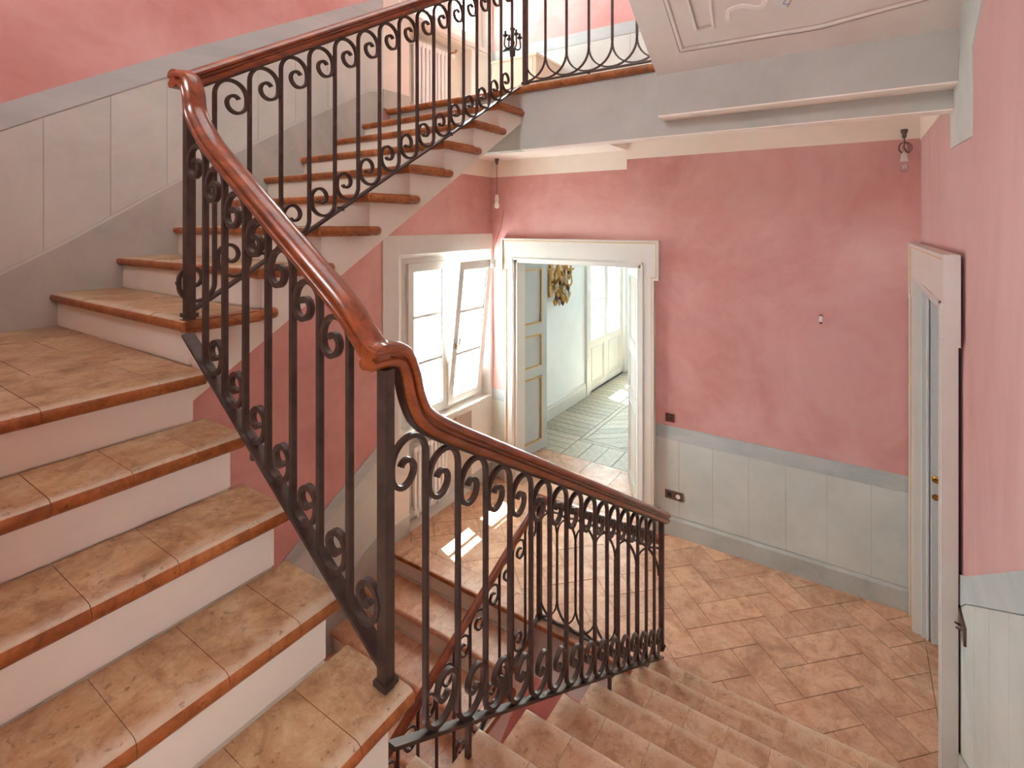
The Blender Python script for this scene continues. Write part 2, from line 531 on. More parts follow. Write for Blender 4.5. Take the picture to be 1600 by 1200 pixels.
# dado on the left wall beside the flight going down
TOPD = [(0.0, -0.9), (1.6, 0.06), (2.605, 0.655), (3.094, 0.925), (3.16, 0.95)]
SKD = [(0.0, -1.75), (2.6, -0.13), (2.962, 0.09), (3.10, 0.15), (3.16, 0.16)]
plate('dado_band', band(TOPD, shift(TOPD, -0.12), 0.4, 3.153), 'X', XL, XL + 0.009, 'grey_band', wall_left)
plate('skirting', band(SKD, [(0.0, -2.2), (3.16, -0.3)], 0.4, 3.153), 'X', XL, XL + 0.012, 'grey_skirt', wall_left)
plate('dado_backing', band(shift(TOPD, -0.02), SKD, 0.4, 3.153), 'X', XL, XL + 0.003, 'grey_skirt', wall_left)
ys = [0.4, 0.75, 1.04, 1.32, 1.61, 1.895, 2.18, 2.465, 2.75, 3.153]
for a, b in zip(ys, ys[1:]):
    plate('panel', band(shift(TOPD, -0.124), shift(SKD, 0.003), a + 0.0018, b - 0.0018), 'X', XL, XL + 0.006, 'grey_panel', wall_left)
# white surrounds of the windows (lower, upper)
for dz in (0, ZU):
    wall_grid('X', XL, 0.012, (3.153, 4.787), (dz + 0.165, dz + 2.74),
              [(3.342, 4.746, dz + 0.93, dz + 2.565), (3.47, 4.40, dz, dz + 0.86)]).build('window_surround', ['surround'], wall_left)
    nm = MB().box(XL - 0.42, XL - 0.15, 3.47, 4.40, dz - 0.01, dz + 0.86)
    nm.box(XL - 0.15, XL + 0.002, 3.465, 3.472, dz, dz + 0.86); nm.box(XL - 0.15, XL + 0.002, 4.398, 4.405, dz, dz + 0.86); nm.box(XL - 0.15, XL + 0.003, 3.47, 4.40, dz - 0.05, dz + 0.001); nm.box(XL - 0.15, XL + 0.002, 3.47, 4.40, dz + 0.852, dz + 0.859)
    nm.box(XL - 0.15, XL - 0.13, 3.473, 4.397, dz + 0.001, dz + 0.12)
    nm.build('radiator_niche', ['surround'], wall_left)
    obox('skirting', (XL, XL + 0.02, 3.153, 3.47, dz, dz + 0.165), 'grey_skirt', wall_left)
    obox('skirting', (XL, XL + 0.02, 4.40, 4.787, dz, dz + 0.165), 'grey_skirt', wall_left)

# back wall, lower landing: dado right of the door
def flat_dado(wall, z0, x0, x1, seams, y=YBK, top=0.99, bb=0.165):
    obox('dado_band', (x0, x1, y - 0.009, y, z0 + top - 0.118, z0 + top), 'grey_band', wall)
    obox('dado_backing', (x0, x1, y - 0.003, y, z0 + 0.02, z0 + top - 0.02), 'grey_skirt', wall)
    xs = [x0] + seams + [x1]
    for a, b in zip(xs, xs[1:]):
        obox('panel', (a + 0.0018, b - 0.0018, y - 0.006, y, z0 + bb + 0.012, z0 + top - 0.122), 'grey_panel', wall)
flat_dado(wall_back, 0, -1.555, 0.38, [-1.34, -1.046, -0.755, -0.475, -0.188, 0.099])
flat_dado(wall_back, 0, XL + 0.01, -3.225, [])
flat_dado(wall_back, ZU, XL + 0.01, XR, [-3.0, -2.6, -2.2, -1.8, -1.4, -1.0, -0.6, -0.2, 0.15], top=0.94)
def baseboard(name, label, y, x0, x1, z0):
    o = MB().prism([(y, z0), (y - 0.022, z0), (y - 0.022, z0 + 0.145), (y - 0.012, z0 + 0.165), (y, z0 + 0.165)], 'X', x0, x1).build(name, ['grey_skirt'])
    return struct(o, label, 'baseboard')
baseboard('baseboard_back', 'grey baseboard along the pink end wall', YBK, -1.555, 0.345, 0)
baseboard('baseboard_corner', 'short grey baseboard left of the open double door', YBK, XL + 0.02, -3.225, 0)
# cream band under the ceiling of the landing
obox('cream_band', (-1.834, XR, YBK - 0.006, YBK, 3.468, 3.64), 'cream', wall_back)
obox('cream_band', (XL, -1.834, YBK - 0.006, YBK, 3.372, 3.56), 'cream', wall_back)
obox('cream_band', (XL, XL + 0.006, 2.3, YBK - 0.006, 3.372, 3.56), 'cream', wall_left)
obox('cream_band', (XR - 0.006, XR, 3.44, YBK - 0.006, 3.452, 3.64), 'cream', wall_right)
# right wall: pale trim under the flight above, sloping dado beside the lower flight
plate('pale_stringer_band', [(3.335, 3.213), (2.79, 3.195), (2.78, 3.55), (0.4, 4.98), (0.4, 5.4), (3.12, 3.76), (3.335, 3.64)], 'X', XR - 0.006, XR, 'grey_panel', wall_right)
TOPR = [(0.3, 2.62), (0.8, 2.58), (2.021, 1.857), (2.9, 1.345), (3.115, 1.238), (3.2, 1.22)]
BOTR = [(0.3, 2.49), (0.8, 2.45), (2.021, 1.735), (2.9, 1.23), (3.0, 1.16), (3.115, 1.10), (3.2, 1.09)]
SKR = [(0.3, 1.75), (0.8, 1.72), (2.0, 1.05), (3.17, 0.405), (3.2, 0.39)]
plate('dado_band', band(TOPR, BOTR, 0.3, 3.16), 'X', XR - 0.009, XR, 'grey_band', wall_right)
plate('skirting', band(SKR, [(0.3, 1.4), (0.8, 1.3), (3.2, 0.0)], 0.3, 3.16), 'X', XR - 0.014, XR, 'grey_skirt', wall_right)
plate('dado_backing', band(shift(BOTR, 0.02), SKR, 0.3, 3.16), 'X', XR - 0.003, XR, 'grey_skirt', wall_right)
ys = [0.3, 0.62, 0.94, 1.26, 1.57, 1.88, 2.16, 2.44, 2.72, 2.95, 3.16]
for a, b in zip(ys, ys[1:]):
    plate('panel', band(shift(BOTR, -0.004), shift(SKR, 0.004), a + 0.0018, b - 0.0018), 'X', XR - 0.006, XR, 'grey_panel', wall_right)

# ------------------------------------------------------------------ tile helpers
TT = 0.047                         # tread thickness
_cache = {}
def tread_mesh(depth, width, mats, crisp=False):
    key = (round(depth, 4), round(width, 4), tuple(mats), crisp)
    if key in _cache: return _cache[key]
    r = TT / 2
    prof = [(-depth, -TT), (-r, -TT)]
    for i in range(1, 8):
        a = -math.pi / 2 + math.pi * i / 8
        prof.append((-r + r * math.cos(a) * 1.0, -r + r * math.sin(a)))
    prof += [(-r, 0), (-depth, 0)]
    if crisp:
        prof = [(-depth, -TT), (-0.012, -TT), (-0.004, -TT + 0.004), (-0.001, -TT + 0.012), (0, -0.016), (-0.0015, -0.008), (-0.005, -0.003), (-0.010, -0.0008), (-0.016, 0), (-depth, 0)]
    mb = MB()
    n = len(prof)
    mb.v = [(x, 0.0, z) for x, z in prof] + [(x, width, z) for x, z in prof]
    for k in range(n):
        k2 = (k + 1) % n
        mb.f.append((k, k2, n + k2, n + k))
        mb.m.append(1 if 0 <= k <= 6 else 0)
    mb.f += [tuple(range(n - 1, -1, -1)), tuple(range(n, 2 * n))]
    mb.m += [1, 1]
    me = mb.mesh('tread_tile', mats, 40)
    _cache[key] = me
    return me

def tread(parent, nose_dir, nose, w0, w1, z, depth, mats, offs=0.0, tw=0.183, crisp=False):
    """one course of tiles with a rounded nose. nose_dir '+X','+Y','-Y'. w0<w1 is the extent along the nose."""
    t = empty('tread', ((nose, (w0 + w1) / 2, z) if nose_dir == '+X' else ((w0 + w1) / 2, nose, z)), parent)
    cuts = [w0]
    x = w0 + (tw if offs == 0 else offs)
    while x < w1 - 0.06:
        cuts.append(x); x += tw * random.choice((1, 1, 1, 0.97, 1.03))
    cuts.append(w1)
    for a, b in zip(cuts, cuts[1:]):
        me = tread_mesh(depth, round((b - a - 0.0014), 4), mats, crisp)
        dz = random.uniform(-0.0012, 0.0006)
        if nose_dir == '+X': loc, rz = (nose, a + 0.001, z + dz), 0
        elif nose_dir == '+Y': loc, rz = (b - 0.001, nose, z + dz), math.pi / 2
        else: loc, rz = (a + 0.001, nose, z + dz), -math.pi / 2
        put('tile', me, t, loc, rz)
    return t

# ------------------------------------------------------------------ lower landing floor: herringbone terracotta
floor = obox('floor', (XL, XR + 0.29, 3.228, YBK + 0.93, -0.16, -0.004), 'grout')
struct(floor, 'terracotta herringbone floor of the lower landing', 'floor')
def clip_poly(poly, x0, x1, y0, y1):
    def cl(p, ax, lim, keep_less):
        out = []
        for i in range(len(p)):
            a, b = p[i], p[(i + 1) % len(p)]
            ia = (a[ax] <= lim) == keep_less or a[ax] == lim
            ib = (b[ax] <= lim) == keep_less or b[ax] == lim
            if ia: out.append(a)
            if ia != ib:
                t = (lim - a[ax]) / (b[ax] - a[ax])
                out.append((a[0] + (b[0] - a[0]) * t, a[1] + (b[1] - a[1]) * t))
        return out
    for ax, lim, k in ((0, x1, True), (0, x0, False), (1, y1, True), (1, y0, False)):
        if len(poly) < 3: return []
        poly = cl(poly, ax, lim, k)
    return poly
def area(p):
    return abs(sum(p[k][0] * p[(k + 1) % len(p)][1] - p[(k + 1) % len(p)][0] * p[k][1] for k in range(len(p)))) / 2
W = 0.2085
S2 = math.sqrt(0.5)
u0, v0 = 1.925, 3.118
def lay_herringbone(parent, regions, mat, g=0.0028, top=0.0):
    for i in range(-26, 27):
        for j in range(-14, 15):
            bx, by = i + 2 * j, i - 2 * j
            for (a0, a1, b0, b1) in ((0, 2, 0, 1), (0, 1, 1, 3)):
                ua, ub = u0 + (bx + a0) * W + g, u0 + (bx + a1) * W - g
                va, vb = v0 + (by + b0) * W + g, v0 + (by + b1) * W - g
                p = [((u - v) * S2, (u + v) * S2) for u, v in ((ua, va), (ub, va), (ub, vb), (ua, vb))]
                for reg in regions:
                    q = clip_poly(p, *reg)
                    if len(q) >= 3 and area(q) > 0.0012:
                        cx = sum(k[0] for k in q) / len(q); cy = sum(k[1] for k in q) / len(q)
                        h = top + random.uniform(-0.0015, 0.001)
                        me = MB().prism([(k[0] - cx, k[1] - cy) for k in q], 'Z', -0.02, h).mesh('floor_tile', [mat])
                        put('tile', me, parent, (cx, cy, 0))
lay_herringbone(floor, [(XL + 0.003, XR - 0.003, 3.375, YBK - 0.003), (-1.0, XR - 0.003, 3.17, 3.3745)], 'tile')
# nosing course along the edge of the landing
tread(floor, '-Y', 3.180, XL + 0.003, -1.03, 0.0, 0.192, ['tile', 'nose'], tw=0.21)
# thresholds inside the two door recesses
for k in range(5):
    x = -3.43 + k * 0.396
    obox('tile', (x + 0.002, x + 0.394, YBK + 0.002, YBK + 0.46, -0.02, 0.0), 'tile', floor)
    obox('tile', (x + 0.002, x + 0.394, YBK + 0.464, YBK + 0.928, -0.02, 0.0), 'tile', floor)
flr = obox('floor_recess', (XR + 0.292, 1.3, 3.1, 4.95, -0.16, -0.010), 'grout')
struct(flr, 'terracotta floor inside the grey side doorway', 'floor')
for i in range(3):
    for j in range(5):
        obox('tile', (XR + 0.002 + i * 0.3, XR + 0.298 + i * 0.3, 3.12 + j * 0.36, 3.476 + j * 0.36, -0.02, 0.004), 'tile', flr)

# ------------------------------------------------------------------ flight A (down to the lower landing)
XAe = -1.045                       # open end of its treads
fa = empty('staircase_flight', (-0.3, 2.0, 0))
tag(fa, 'lower right flight of rosy cotto steps going down to the herringbone landing', 'stairs')
poly = []
for k in range(1, 10):
    poly += [(yA(k) - 0.045, zA(k - 1) - (0.16 if k == 1 else 0.010)), (yA(k) - 0.045, zA(k) - 0.003)]
poly += [(YFR, zA(9) - 0.010), (YFR, zA(9) - 0.2), (0.75, zA(9) - 0.26)]
MB().prism(poly, 'X', XAe + 0.03, XR - 0.003).build('flight_body', ['stringer'], fa)
for k in range(1, 10):
    obox('riser', (XAe + 0.03, XR - 0.014, yA(k) - 0.045, yA(k) - 0.033, zA(k - 1) + 0.001, zA(k) - TT), 'stringer', fa)
    if k < 9:
        tread(fa, '+Y', yA(k), XAe, XR - 0.014, zA(k), 0.30, ['tread_a', 'tread_a'], 0.195 if k % 2 == 0 else 0.38 - 0.183, crisp=True)
    else:
        tread(fa, '+Y', yA(k), XAe, XR - 0.014, zA(k), 0.42, ['tread', 'tread'], 0.2, crisp=True)
        for i in range(2):
            for j in range(7):
                obox('tile', (-0.92 + j * 0.187, -0.735 + j * 0.187, YFR + 0.01 + i * 0.433, YFR + 0.44 + i * 0.433, Z1 - 0.03, Z1), 'tread', fa)

# ------------------------------------------------------------------ flight B (in front of the viewer, rising to the left)
YBe = 0.935
fb = empty('staircase_flight', (-1.5, 0.2, Z1))
tag(fb, 'near left flight of worn tan cotto steps with pale risers', 'stairs')
poly = []
for k in range(0, 5):
    poly += [(xB(k) - 0.040, zB(k - 1) - 0.010 if k else Z1 - 0.2), (xB(k) - 0.040, zB(k) - 0.003)]
poly += [(XL + 0.012, zB(4) - 0.010), (XL + 0.012, zB(4) - 0.25), (-2.0, zB(4) - 0.3)]
MB().prism(poly, 'Y', YFR + 0.003, YBe - 0.035).build('flight_body', ['stringer'], fb)
for k in range(0, 5):
    obox('riser', (xB(k) - 0.040, xB(k) - 0.028, YFR, YBe - 0.035, zB(k - 1) + 0.001, zB(k) - TT), 'stringer', fb)
    off = {0: 0.79, 1: 0.787, 2: 0.62, 3: 0.45, 4: 0.82}[k]
    base = (off - YFR) % 0.176
    tread(fb, '+X', xB(k), YFR, YBe if k else YBe + 0.03, zB(k), 0.26 if k < 4 else 0.46, ['tread', 'nose'], base, 0.176 if k < 4 else 0.30)
# corner landing tiles behind the top nosing
for i in range(3):
    for j in range(5):
        x1 = xB(4) - 0.464 - i * 0.36; x0 = max(x1 - 0.357, XL + 0.014)
        sh = 0.18 if i % 2 else 0.0
        y0 = YFR + j * 0.36 - sh; y1 = y0 + 0.357
        y0 = max(y0, YFR); y1 = min(y1, 0.945)
        if x1 > x0 + 0.02: obox('tile', (x0, x1, y0, y1, zB(4) - 0.03, zB(4) - 0.0005 * (i % 2)), 'tread', fb)

# ------------------------------------------------------------------ flight C (along the left wall up to the upper landing)
XCe = -2.026
fc = empty('staircase_flight', (-2.7, 2.0, zB(4)))
tag(fc, 'upper flight of oiled cotto steps along the grey panelled wall', 'stairs')
poly = [(yC(5) + 0.045, zB(4) - 0.010)]
for k in range(5, 14):
    poly += [(yC(k) + 0.045, zC(k - 1) - 0.010), (yC(k) + 0.045, zC(k) - 0.003)]
poly = poly[1:]
poly += [(3.26, zC(13) - 0.010), (3.26, 3.60), (0.956, 2.178), (0.956, 2.2)]
MB().prism(poly, 'X', XL + 0.012, XCe - 0.032).build('flight_body', ['stringer'], fc)
def return_mesh(length):
    """rounded nosing return along the open end of a tread, nose towards +X, running along +Y, round at its far end"""
    r = TT / 2
    mb = MB()
    prof = [(-0.05, -TT), (-r, -TT)] + [(-r + r * math.cos(-math.pi / 2 + math.pi * i / 8), -r + r * math.sin(-math.pi / 2 + math.pi * i / 8)) for i in range(1, 8)] + [(-r, 0), (-0.05, 0)]
    n = len(prof)
    secs = [(0.0, 1.0), (length - r, 1.0), (length - r * 0.45, 0.88), (length - r * 0.1, 0.55), (length, 0.2)]
    for yy, s in secs:
        for x, z in prof:
            mb.v.append((-0.05 + (x + 0.05) * s, yy, -r + (z + r) * s))
    for i in range(len(secs) - 1):
        for k in range(n):
            a, b = i * n + k, i * n + (k + 1) % n
            mb.f.append((a, b, b + n, a + n)); mb.m.append(0)
    mb.f += [tuple(range(n - 1, -1, -1)), tuple(range((len(secs) - 1) * n, len(secs) * n))]
    mb.m += [0, 0]
    return mb.mesh('nosing_return', ['nose'], 50)
RET = return_mesh(0.375)
for k in range(5, 13):
    obox('riser', (XL + 0.012, XCe - 0.032, yC(k) + 0.033, yC(k) + 0.045, zC(k - 1) + 0.001, zC(k) - TT), 'stringer', fc)
    t = tread(fc, '-Y', yC(k), XL + 0.012, XCe - 0.006, zC(k), 0.30, ['tread', 'nose'], 0.2, 0.235)
    put('nosing_return', RET, t, (XCe, yC(k) + 0.012, zC(k)))
obox('riser', (XL + 0.012, XCe - 0.032, yC(13) + 0.033, yC(13) + 0.045, zC(12) + 0.001, zC(13) - TT), 'stringer', fc)

# ------------------------------------------------------------------ flight D (down from the lower landing, left)
XDe = -1.93
fd = empty('staircase_flight', (-2.7, 2.0, -1.7))
tag(fd, 'lowest flight of terracotta steps going down under the near stairs', 'stairs')
def yD(k): return 3.180 - 0.2868 * k
def zD(k): return -0.168 * k
poly = [(3.225, -0.02), (3.225, -0.35)]
poly += [(yD(9), zD(9) - 0.45), (yD(9) + 0.045, zD(9) - 0.01)]
for k in range(8, 0, -1):
    poly += [(yD(k) + 0.045, zD(k + 1) - 0.010), (yD(k) + 0.045, zD(k) - 0.010)]
poly += [(3.225, zD(1) - 0.010)]
MB().prism(poly, 'X', XL + 0.012, XDe - 0.032).build('flight_body', ['stringer'], fd)
for k in range(0, 9):
    obox('riser', (XL + 0.012, XDe - 0.032, yD(k) + 0.033, yD(k) + 0.045, zD(k + 1) + 0.001, zD(k) - TT), 'stringer', fd)
    if k:
        t = tread(fd, '-Y', yD(k), XL + 0.012, XDe - 0.006, zD(k), 0.30, ['tile', 'tile'], 0.2 + 0.1 * (k % 2), 0.235)
        put('nosing_return', RET, t, (XDe, yD(k) + 0.012, zD(k)))
obox('landing_fascia', (XDe - 0.03, XAe + 0.03, 3.222, 3.26, -0.42, -0.045), 'fascia', floor)

# ------------------------------------------------------------------ upper landing slab, beam and ceiling below it
fu = MB()
fu.box(-1.834, XR, 3.33, YBK, 3.64, ZU - 0.010)
fu.box(XL, -1.834, 3.33, YBK, 3.555, ZU - 0.010)
floor_upper = struct(fu.build('floor_upper', ['cream']), 'upper landing slab with cream plaster ceiling underneath', 'ceiling')
obox('edge_beam', (XL + 0.006, XR, 3.236, 3.33, 3.392, ZU - 0.012), 'fascia', floor_upper)
obox('beam_underside', (XCe - 0.03, XR, 3.232, 3.334, 3.386, 3.392), 'cream', floor_upper)
obox('beam_step', (-0.99, XR, 3.10, 3.236, 3.494, 3.738), 'fascia', floor_upper)
obox('beam_step_underside', (-0.992, XR, 3.098, 3.236, 3.486, 3.494), 'cream', floor_upper)
tread(floor_upper, '-Y', 3.185, XL + 0.012, -0.96, ZU, 0.20, ['tread', 'nose'], 0.5, 0.62)
obox('floor_paving', (XL + 0.012, XR, 3.39, YBK, ZU - 0.010, ZU), 'tile', floor_upper)

# ------------------------------------------------------------------ flight above: its sloping soffit with painted mouldings
fe = empty('staircase_flight', (-0.3, 2.0, ZU))
tag(fe, 'sloping cream soffit of the flight overhead with painted panel mouldings', 'stairs')
SL = 0.606
def zs(y): return 3.738 + SL * (3.10 - y)
MB().prism([(3.235, 3.742), (3.10, 3.738), (0.75, zs(0.75)), (0.75, zs(0.75) + 0.32), (2.98, zs(2.98) + 0.30), (3.235, ZU)], 'X', -1.0, XR).build('flight_body', ['soffit'], fe)
def on_soffit(pts, w, mat, name, h=0.006):
    """raised strip along points (x, y) on the soffit"""
    nrm = Vector((0, -SL, -1)).normalized()
    mb = MB()
    P = [Vector((x, y, zs(y))) for x, y in pts]
    k0 = 0
    for i, p in enumerate(P):
        t = (P[min(i + 1, len(P) - 1)] - P[max(i - 1, 0)]).normalized()
        sd = t.cross(nrm)
        for a, b in ((-w / 2, -0.002), (w / 2, -0.002), (w / 2 * 0.6, h), (-w / 2 * 0.6, h)):
            mb.v.append(tuple(p + sd * a + nrm * b))
    for i in range(len(P) - 1):
        for j in range(4):
            a, b = i * 4 + j, i * 4 + (j + 1) % 4
            mb.f.append((a, b, b + 4, a + 4)); mb.m.append(0)
    mb.f += [(3, 2, 1, 0), tuple(len(P) * 4 - 4 + k for k in range(4))]; mb.m += [0, 0]
    return mb.build(name, [mat], fe)
def soffit_patch(pts, mat, name, h=0.004):
    nrm = Vector((0, -SL, -1)).normalized()
    mb = MB()
    n = len(pts)
    P = [Vector((x, y, zs(y))) for x, y in pts]
    mb.v = [tuple(p - nrm * 0.002) for p in P] + [tuple(p + nrm * h) for p in P]
    mb.f = [tuple(range(n)), tuple(range(2 * n - 1, n - 1, -1))] + [(k, k + n, (k + 1) % n + n, (k + 1) % n) for k in range(n)]
    mb.m = [0] * len(mb.f)
    return mb.build(name, [mat], fe)
on_soffit([(-0.813, 0.95), (-0.816, 2.965), (-0.15, 2.976), (0.26, 2.93), (0.27, 0.95)], 0.022, 'soffit_light', 'panel_moulding')
on_soffit([(-0.826, 0.95), (-0.829, 2.977), (-0.15, 2.988), (0.275, 2.94)], 0.004, 'soffit_dark', 'panel_moulding_line', 0.003)
on_soffit([(-0.800, 0.95), (-0.803, 2.950), (-0.15, 2.961), (0.245, 2.917)], 0.004, 'soffit_dark', 'panel_moulding_line', 0.003)
on_soffit([(-0.71, 1.6), (-0.713, 2.866), (-0.622, 2.866)] + [(-0.622 + 0.05 * (1 - math.cos(a)), 2.866 - 0.2 * math.sin(a)) for a in (0.2, 0.4, 0.6, 0.8, 1.0, 1.2)], 0.020, 'soffit_light', 'scroll_moulding', 0.007)
on_soffit([(-0.700, 1.6), (-0.702, 2.852), (-0.634, 2.852)], 0.003, 'soffit_dark', 'scroll_moulding_line', 0.009)
on_soffit(smooth_path([(-0.545, 2.845, 0), (-0.535, 2.80, 0), (-0.47, 2.79, 0), (-0.40, 2.815, 0), (-0.365, 2.79, 0), (-0.36, 2.70, 0)], 5) and [(p.x, p.y) for p in smooth_path([(-0.545, 2.845, 0), (-0.535, 2.80, 0), (-0.47, 2.79, 0), (-0.40, 2.815, 0), (-0.365, 2.79, 0), (-0.36, 2.70, 0)], 5)], 0.03, 'soffit_light', 'painted_ribbon', 0.004)
soffit_patch([(-0.345, 2.70), (-0.345, 2.79), (-0.30, 2.835), (-0.283, 2.853), (-0.262, 2.83), (-0.225, 2.80), (-0.225, 2.70)], 'white', 'painted_crest')
on_soffit([(p.x, p.y) for p in smooth_path([(-0.31, 2.74, 0), (-0.29, 2.77, 0), (-0.31, 2.79, 0), (-0.28, 2.80, 0), (-0.29, 2.82, 0), (-0.265, 2.825, 0)], 4)], 0.008, 'blue_paint', 'crest_ornament', 0.006)
on_soffit([(p.x, p.y) for p in smooth_path([(-0.215, 2.72, 0), (-0.24, 2.78, 0), (-0.262, 2.82, 0), (-0.275, 2.84, 0)], 4)], 0.010, 'soffit_dark', 'crest_edge', 0.006)

# ------------------------------------------------------------------ wrought-iron railings
def s_baluster(d, m, H, w=0.016, dep=0.018, name='baluster'):
    """S scroll: lower scroll downhill (+x), upper scroll uphill (-x); local z=0 on the bottom bar at x=0"""
    R = (d - w) / 2
    c = -m * R + (R + w / 2) * math.sqrt(1 + m * m)
    low = [(R + R * math.cos(math.radians(a)), c + R * math.sin(math.radians(a))) for a in range(180, 361, 12)]
    r1 = R * 0.70
    c2 = c + R * 0.30
    a = 366
    while a <= 676:
        r = r1 * interp([(360, 1.0), (450, 0.98), (540, 0.80), (630, 0.52), (680, 0.36)], a)
        low.append((2 * R - r1 + r * math.cos(math.radians(a)), c2 + r * math.sin(math.radians(a))))
        a += 14
    up = [(-x, H - z) for x, z in low]
    pts = low[::-1] + [(0, c + (H - 2 * c) * t) for t in (0.33, 0.66)] + up
    mb = MB()
    mb.sweep([(x, 0, z) for x, z in pts], (0, 1, 0), [(-dep / 2, -w / 2), (dep / 2, -w / 2), (dep / 2, w / 2), (-dep / 2, w / 2)])
    # little forged rivets where scrolls touch the next bar
    for x, z in ((2 * R + w * 0.5, c + 0.01), (-2 * R - w * 0.5, H - c - 0.01)):
        mb.box(x - 0.006, x + 0.003, -dep * 0.56, dep * 0.56, z - 0.005, z + 0.005)
    return mb.mesh(name, ['iron'], 35)

_half = [(0.019, -0.030), (0.025, -0.027), (0.030, -0.019), (0.030, -0.010), (0.024, -0.004), (0.020, -0.003), (0.020, 0.004), (0.026, 0.005), (0.033, 0.010), (0.034, 0.018), (0.028, 0.027), (0.016, 0.033), (0.005, 0.035)]
RAILP = _half + [(-a, b) for a, b in _half[::-1]]
BARP = [(-0.016, -0.010), (0.016, -0.010), (0.016, 0.0), (-0.016, 0.0)]
STRAP = [(-0.013, -0.036), (0.013, -0.036), (0.013, -0.027), (-0.013, -0.027)]
def post(parent, x, y, z0, z1, w=0.031):
    o = obox('newel_post', (x - w / 2, x + w / 2, y - w / 2, y + w / 2, z0, z1), 'iron', parent)
    h = w / 2 + 0.007
    MB().box(x - h, x + h, y - h, y + h, z0 + 0.012, z0 + 0.026).build('newel_collar', ['iron'], o)
    return o

# railing of flight A
XA = -1.0175
ra = empty('stair_railing', (XA, 2.1, 0.8))
tag(ra, 'wrought iron scroll railing descending to the herringbone landing', 'railing')
def bA(y): return 0.970 - 0.59 * (y - 1.819)
def rA(y): return 1.848 - 0.59 * (y - 1.819)
HAb = (rA(1.8) - 0.036) - bA(1.8)
me = s_baluster(0.1435, 0.59, HAb, 0.0125, 0.016)
for i in range(15):
    y = 1.096 + 0.1435 * i
    put('baluster', me, ra, (XA, y, bA(y)), math.pi / 2)
MB().sweep([(XA, 0.965, bA(0.965)), (XA, 2.0, bA(2.0)), (XA, 3.25, bA(3.25))], (-1, 0, 0), BARP).build('bottom_bar', ['iron'], ra)
for y in (1.29, 2.42):
    obox('bar_support', (XA - 0.008, XA + 0.008, y - 0.008, y + 0.008, bA(y) - 0.13, bA(y) - 0.004), 'iron', ra)
    obox('bar_clip', (XA - 0.02, XA + 0.02, y - 0.006, y + 0.006, bA(y) - 0.013, bA(y) + 0.006), 'iron', ra)
post(ra, XA, 3.245, 0.166, rA(3.245) - 0.03, 0.028)
pa = [(XA, 3.33, rA(3.33)), (XA, 2.6, rA(2.6)), (XA, 1.9, rA(1.9)), (XA, 1.4, rA(1.4)), (XA, 1.22, rA(1.22)), (XA, 1.125, 2.262), (XA, 1.07, 2.31), (XA, 1.038, 2.37), (XA, 1.022, 2.43), (XA, 1.0, 2.478), (XA, 0.965, 2.497), (XA, 0.920, 2.502), (XA, 0.884, 2.502)]
sp = smooth_path(pa, 6)
h = MB().sweep(sp, (1, 0, 0), RAILP).build('handrail', ['rail_y'], ra, 38)
MB().sweep(sp[:-8], (1, 0, 0), STRAP).build('iron_strap', ['iron'], h)

# railing of flight B
YB = 0.915
rb = empty('stair_railing', (-1.5, YB, zB(0)))
tag(rb, 'near wrought iron scroll railing climbing left beside the tan steps', 'railing')
def bB(x): return 1.985 + 0.70 * (-1.35 - x)
def rB(x): return 2.768 + 0.70 * (-1.35 - x)
me = s_baluster(0.1252, 0.70, (rB(-1.4) - 0.036) - bB(-1.4), 0.015, 0.017)
for i in range(7):
    x = -1.121 - 0.1252 * i
    put('baluster', me, rb, (x, YB, bB(x)), 0)
MB().sweep([(-0.985, YB, bB(-0.985)), (-1.5, YB, bB(-1.5)), (-2.0, YB, bB(-2.0))], (0, 1, 0), [(-0.021, 0.0), (-0.021, -0.010), (0.021, -0.010), (0.021, 0.0)][::-1]).build('bottom_bar', ['iron'], rb)
post(rb, -0.996, 0.926, zB(0), 2.47)
obox('bar_clip', (-1.56, -1.545, YB - 0.022, YB + 0.022, bB(-1.55) - 0.014, bB(-1.55) + 0.006), 'iron', rb)
pb = [(-0.990, YB, 2.502), (-1.02, YB, 2.512), (-1.06, YB, 2.545), (-1.15, YB, rB(-1.15)), (-1.4, YB, rB(-1.4)), (-1.7, YB, rB(-1.7)), (-1.82, YB, rB(-1.82) + 0.002), (-1.90, YB, 3.175), (-1.945, YB, 3.235), (-1.96, YB, 3.30), (-1.985, YB, 3.345), (-2.03, YB, 3.362), (-2.07, YB, 3.362)]
sp = smooth_path(pb, 6)
h = MB().sweep(sp, (0, -1, 0), [(a, b) for a, b in RAILP]).build('handrail', ['rail_x'], rb, 38)
MB().sweep(sp[3:-12], (0, -1, 0), STRAP).build('iron_strap', ['iron'], h)

# railing of flight C
XC = -2.05
rc = empty('stair_railing', (XC, 2.0, zC(5)))
tag(rc, 'wrought iron scroll railing of the upper flight beside the grey panelled wall', 'railing')
def bC(y): return 2.850 + 0.59 * (y - 1.505)
def rC(y): return 3.603 + 0.59 * (y - 1.344)
me = s_baluster(0.138, 0.59, (rC(2) - 0.036) - bC(2), 0.012, 0.016)
for i in range(16):
    y = 1.035 + 0.138 * i
    put('baluster', me, rc, (XC, y, bC(y)), -math.pi / 2)
MB().sweep([(XC, 0.92, bC(0.92)), (XC, 2.0, bC(2.0)), (XC, 3.24, bC(3.24))], (-1, 0, 0), [(a, b) for a, b in BARP]).build('bottom_bar', ['iron'], rc)
post(rc, -2.03, 0.935, zC(5), 3.34)
for y in (1.62, 2.42):
    obox('bar_clip', (XC - 0.02, XC + 0.02, y - 0.006, y + 0.006, bC(y) - 0.015, bC(y) + 0.006), 'iron', rc)
